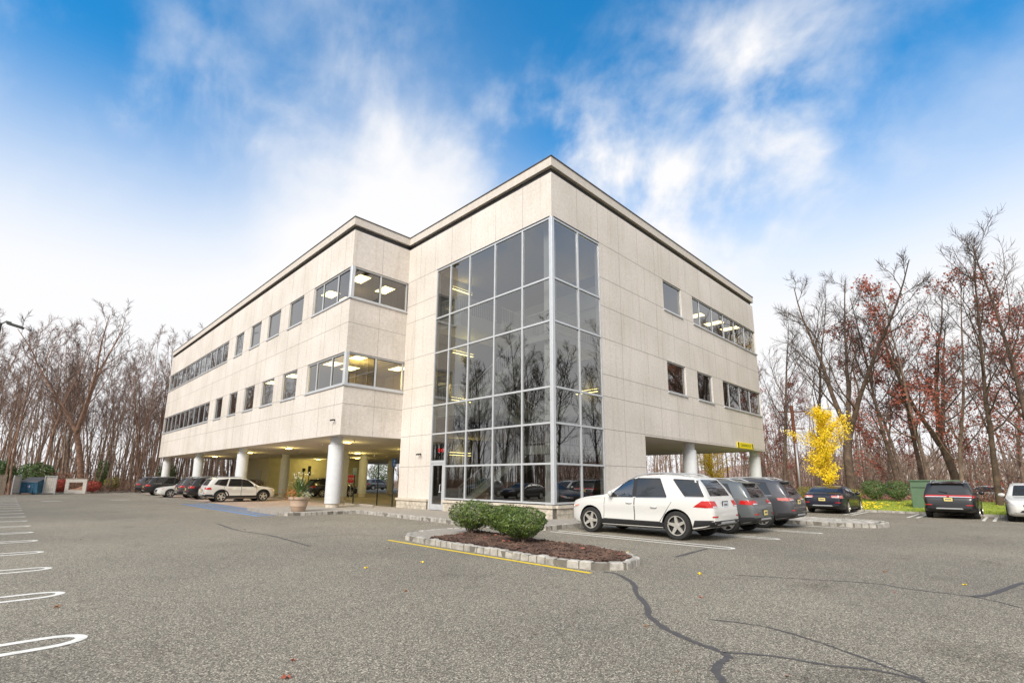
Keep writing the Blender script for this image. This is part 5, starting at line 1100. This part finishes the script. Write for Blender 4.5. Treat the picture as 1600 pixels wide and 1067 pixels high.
# clearance sign on the facade
cs_ = thing('clearance_sign', 'yellow height clearance sign with black end bars over the garage entrance', 'sign', (19.97, -.03, 3.99)); b = MB(); b.box(-1.42, 1.42, -.02, .02, -.19, .19); b.build('board', M['signy'], cs_)
b = MB()
b.box(-1.34, -1.18, -.026, -.02, -.17, .17); b.add([(1.12, -.024, .17), (1.26, -.024, .17), (1.36, -.024, -.17), (1.2, -.024, -.17)], [(0, 1, 2, 3)]); b.build('end_bars', M['signb'], cs_)
text('lettering', "CLEARANCE 8'-0\"", .235, M['signb'], cs_, (0, -.024, 0), (R(90), 0, 0))
# cameras
def camera_unit(label, x, y, z, d):
    c = thing('security_camera', label, 'security camera', (x, y, z)); b = MB(); b.lathe([(.05, -.02), (.05, .02)], 12, (0, 0, 0), 0, 'y'); b.bar((0, 0, 0), Vector(d)*.10, .025); b.build('bracket', M['black'], c)
    for s_ in (-1, 1): b = MB(); q = Vector((-d[1], d[0], 0)); p = Vector(d)*.10+q*s_*.06; b.tube([p, p+Vector(d)*.11+q*s_*.05+Vector((0, 0, -.03))], .04, 10); b.build('housing', M['post'], c)
camera_unit('small twin dark security camera on the pale wall left of the glass door', -.02, 8.95, 2.88, (-1, 0, 0))
camera_unit('small dark security camera high on the wing corner', WX-.02, 11.6, 4.55, (-1, 0, 0))
# posts with signs
def sign_post(label, x, y, h, plate=None, col=None, rz=0):
    s_ = thing('sign_post', label, 'sign post', (x, y, 0), R(rz)); b = MB(); b.box(-.03, .03, -.02, .02, 0, h); b.build('post', M['post'], s_)
    if plate: b = MB(); b.bbox(-plate[0]/2, plate[0]/2, -.035, -.022, h-plate[1], h, .003); b.build('plate', M[col], s_)
    return s_
sign_post('dark post with pale accessible parking plate in front of the rear opening', .55, 16.9, 2.3, (.3, .45), 'signg')
sp_ = sign_post('bare dark post standing right of the stop sign under the building', 1.7, 16.0, 2.55)
s4 = sign_post('dark post with blue accessible parking sign against the tower wall', .45, 12.2, 2.75, (.3, .45), 'signbl', 0); b = MB(); b.lathe([(.04, 0), (.04, .01)], 10, (0, -.04, 2.62), 0, 'y'); b.tube([(-.03, -.04, 2.56), (-.03, -.04, 2.46), (.05, -.04, 2.44), (.09, -.04, 2.36)], .014, 6); b.tube([(.06*math.cos(t), -.04, 2.42+.06*math.sin(t)) for t in [2.2+i*.4 for i in range(11)]], .011, 5); b.build('wheelchair_symbol', M['signw'], s4)
sign_post('dark post with small plate left of the black SUV under the building', 5.0, 35.4, 2.6, (.3, .3), 'signb'); sign_post('taller dark post near the planter grasses under the building', 5.2, 34.6, 2.8, (.3, .9), 'signb'); sign_post('dark post with lamp arm behind the black SUV under the building', 7.3, 33.6, 2.7, (.3, .8), 'signb')
sign_post('thin pale post at the wood edge left of the far corner column', -3.8, 56.2, 2.6, None)
st = thing('stop_sign', 'red octagonal stop sign under the building beside the first front column', 'stop sign', (5.6, 27.1, 0), R(-38)); b = MB(); b.box(-.03, .03, -.02, .02, 0, 2.0); b.build('post', M['steel'], st)
b = MB(); pl = [(.40*math.cos(math.pi/8+i*math.pi/4), .40*math.sin(math.pi/8+i*math.pi/4)) for i in range(8)]
def plate8(k, y0, y1, mi): b.add([(x*k, y0, 1.62+z*k) for x, z in pl]+[(x*k, y1, 1.62+z*k) for x, z in pl], [tuple(range(8)), tuple(range(15, 7, -1))]+[(i, 8+i, 8+(i+1) % 8, (i+1) % 8) for i in range(8)], mi)
plate8(1, -.03, -.02, 1); plate8(.93, -.034, -.0301, 0); b.build('plate', [M['signr'], M['signw']], st); text('lettering', 'STOP', .27, M['signw'], st, (0, -.038, 1.62), (R(90), 0, 0))
# wheel stops
ws = None
for x, y, rz, lab in ((-1.15, 12.2, 86, 'pale concrete wheel stop right of the first front column'), (-.5, 17.6, 80, 'pale concrete wheel stop behind the planter'), (.1, 16.4, 80, 'pale concrete wheel stop just left of the first front column'), (2.6, 14.0, 80, 'dark shaded wheel stop near the tower wall')):
    if ws is None:
        ws = MB(); ws.bbox(-.85, .85, -.08, .08, 0, .13, .035); o = ws.build('wheel_stop', M['walk']); ws = o
    else: o = ws.copy(); COL.objects.link(o)
    o.location = (x, y, .145 if y < 14.5 else .006); o.rotation_euler = (0, 0, R(rz)); tag(o, lab, 'wheel stop', 'wheel stops under the building')
# dumpster, gates, fence, board frame
dp_ = thing('dumpster', 'blue steel dumpster with two grey ribbed lids inside the enclosure', 'dumpster', (-13.1, 52.6, 0), R(-36)); dp_.scale = (.74, .8, .95); b = MB()
b.add([(-1.0, -.6, .15), (1.0, -.6, .15), (1.0, .6, .15), (-1.0, .6, .15), (-1.0, -.7, 1.15), (1.0, -.7, 1.15), (1.0, .7, 1.55), (-1.0, .7, 1.55)], [(3, 2, 1, 0), (0, 1, 5, 4), (1, 2, 6, 5), (2, 3, 7, 6), (3, 0, 4, 7)]); b.box(-1.06, 1.06, -.76, -.68, 1.1, 1.18)
for x in (-1.0, 1.0): b.box(x-.09, x+.09, -.45, .35, .75, .92); b.box(x-.06, x+.06, -.6, .6, .15, .22)
for x in (-.5, 0, .5): b.box(x-.04, x+.04, -.69, -.62, .2, 1.1)
for x in (-.9, .9): b.lathe([(.09, -.03), (.09, .03)], 10, (x, -.5, .09), 0, 'y')
b.build('bin', M['blue'], dp_)
for s_ in (-1, 1):
    b = MB(); z = lambda y: 1.2+(y+.74)*.29
    b.add([(s_*.02, -.76, 1.19), (s_*1.03, -.76, 1.19), (s_*1.03, .74, 1.62), (s_*.02, .74, 1.62), (s_*.02, -.76, 1.23), (s_*1.03, -.76, 1.23), (s_*1.03, .74, 1.66), (s_*.02, .74, 1.66)], [(0, 1, 2, 3), (7, 6, 5, 4), (0, 4, 5, 1), (1, 5, 6, 2), (2, 6, 7, 3), (3, 7, 4, 0)])
    for k in range(7): x = s_*(.1+k*.14); b.bar((x, -.72, 1.25), (x, .70, 1.665), .05, .03, 0)
    b.build('lid', M['lid'], dp_)
b = MB(); b.lathe([(.14, -.01), (.14, .01)], 16, (.05, -.665, .78), 0, 'y'); b.build('round_label', mat('label_violet', (.4, .38, .6), .6), dp_)
def gate(label, x, y, rz, w_=1.5):
    g = thing('enclosure_gate', label, 'gate', (x, y, 0), R(rz), 'gates of the dumpster enclosure'); b = MB()
    for x0 in (0, w_): b.box(x0-.04, x0+.04, -.04, .04, .03, 1.75)
    for z in (.15, 1.68): b.box(.04, w_-.04, -.03, .03, z-.03, z+.03)
    b.build('frame', M['steel'], g); b = MB(); n_ = int(w_/.15)
    for k in range(n_): b.box(.045+k*(w_-.09)/n_, .04+(k+1)*(w_-.09)/n_-.006, .031, .05, .1, 1.72)
    b.build('panel', M['lid'] if False else M['pale'], g)
gate('open pale gate leaf left of the blue dumpster', -14.45, 51.6, 62, 1.0); gate('open pale gate leaf right of the blue dumpster', -12.35, 52.2, -20, .85)
fe = thing('slatted_fence', 'weathered vertical slat fence at the left edge beside the dumpster', 'fence', (-15.0, 51.8, 0)); b = MB()
for k in range(30): b.box(-4.4+k*.15, -4.4+k*.15+.135, -.02, .02, .05, 1.75+.03*(k % 3))
b.build('slats', M['wood'], fe); b = MB()
for z in (.4, 1.4): b.box(-4.4, .1, .021, .08, z-.05, z+.05)
b.build('rail', M['wood'], fe)
fb = thing('board_frame', 'pale square board frame with an open middle standing at the wood edge', 'frame', (-10.0, 52.9, 0), R(-38)); b = MB(); b.box(-.95, -.62, -.06, .06, .05, 1.45); b.box(.62, .95, -.06, .06, .05, 1.45); b.box(-.62, .62, -.06, .06, 1.12, 1.45); b.box(-.62, .62, -.06, .06, .05, .38); b.build('surround', M['pale'], fb)
b = MB(); b.box(-.98, .98, -.09, .09, 1.45, 1.5); b.build('cap', M['wood'], fb); b = MB(); b.add([(-.61, .03, .38), (.61, .03, .38), (.61, .03, .75), (.2, .03, .62), (-.1, .03, .5), (-.61, .03, .45)], [(0, 1, 2, 3, 4, 5)]); b.build('inner_board', M['tanhedge'], fb)
# street lamp at the left edge
sl_ = thing('street_lamp', 'dark double-arm lot lamp at the far left edge against the sky', 'street lamp', (-16.55, 30.0, 0)); b = MB(); b.tube([(0, 0, 0), (0, 0, 10.8)], [.11, .07], 10); b.lathe([(.25, 0), (.25, .6), (.2, .62)], 14); b.build('pole', M['post'], sl_, True, 40)
for s_ in (1, -1):
    b = MB(); dx, dy = .75*s_, -.2*s_
    b.tube([(0, 0, 10.7), (dx*.3, dy*.3, 10.95), (dx*.6, dy*.6, 10.9)], .04, 6); b.obox((dx*.85, dy*.85, 10.74), Vector((.36*s_, -.1*s_, -.1)), (.05, .17, 0), (.02*s_, 0, .06)); b.build('lamp_head', M['post'], sl_)
# utility pole, lamp pole, transformer, wires
up = thing('utility_pole', 'reddish brown wooden utility pole behind the navy sedan', 'utility pole', (30, -.3, 0)); b = MB(); b.tube([(0, 0, 0), (0, 0, 7.8)], [.17, .12], 10); b.build('pole', M['pole'], up, True, 40); b = MB(); b.bar((-.6, .9, 7.3), (.6, -.9, 7.3), .1); b.bar((-.5, .7, 5.9), (.5, -.7, 5.9), .08); b.build('crossarm', M['pole'], up)
b = MB()
for t in (-.9, -.3, .4, .9): b.lathe([(.04, 0), (.05, .1), (.03, .14)], 8, (-.66*t, .9*t, 7.35))
b.build('insulator', M['steel'], up)
for k, (z, t) in enumerate(((7.48, -.8), (7.48, .4), (5.6, 0))):
    b = MB(); a = Vector((30-.66*t, -.3+.9*t, z)); e = Vector((34, -40, z+.4)); pts = [a.lerp(e, i/12)-Vector((0, 0, 3.2*(i/12)*(1-i/12))) for i in range(13)]; b.tube(pts, .014, 4); tag(b.build('power_line', M['post']), ('uppermost', 'middle', 'lowest')[k]+' dark power line sagging right from the utility pole', 'power line', 'power lines on the right')
lp_ = thing('lamp_pole', 'slim pale grey metal pole beside the brown utility pole', 'pole', (28.5, -.75, 0)); b = MB(); b.tube([(0, 0, 0), (0, 0, 4.6)], [.09, .07], 10); b.build('shaft', M['steel'], lp_, True); b = MB(); b.box(-.15, .15, -.15, .15, .0, .25); b.build('base', M['walk'], lp_)
tf_ = thing('utility_box', 'tall green electrical utility box on the lawn left of the black SUV', 'utility box', (22.2, -9.35, .05)); b = MB(); b.bbox(-.6, .6, -1.05, 1.05, .08, 1.66, .03); b.build('cabinet', M['boxg'], tf_); b = MB(); b.box(-.7, .7, -1.15, 1.15, 0, .08); b.build('base', M['walk'], tf_); b = MB(); b.box(-.63, -.601, -.01, .01, .15, 1.55); b.box(-.63, -.601, -.98, .98, 1.3, 1.32); b.box(-.66, -.601, .06, .12, .7, .95); b.build('door_seam', M['post'], tf_); b = MB(); b.bbox(-.66, .66, -1.1, 1.1, 1.66, 1.72, .02); b.build('lid', M['boxg'], tf_)
# far hillside on the right
b = MB(); rg = random.Random(2); n_ = 60
for i in range(n_):
    y = -140+i*4.2
hs = [4.5+2.2*math.sin(i*.22)+rg.uniform(-.5, .6) for i in range(n_)]
for i in range(n_-1):
    y0, y1 = -140+i*4.4, -140+(i+1)*4.4; b.add([(120, y0, -1), (120, y1, -1), (150, y1, hs[i+1]+2), (150, y0, hs[i]+2), (190, y1, -1), (190, y0, -1)], [(0, 1, 2, 3), (3, 2, 4, 5)])
struct(b.build('far_hill', M['far'], None, True))
sheet('far_road', [(39, -80), (45, -80), (45, 3), (39, 3)], -.03, M['walk'])
bs2 = thing('low_building', 'low pale commercial building far off between the trees on the right', 'building', (110, -2, 0)); b = MB(); b.box(0, 10, -14, 14, 0, 5.2); b.build('wall', M['pale'], bs2); b = MB(); b.box(-.2, 10.2, -14.2, 14.2, 5.2, 5.6); b.build('roof', M['roofm'], bs2); 
for n_, (a, d, u_) in VAR.items():
    for o in (a, d): bpy.data.objects.remove(o)
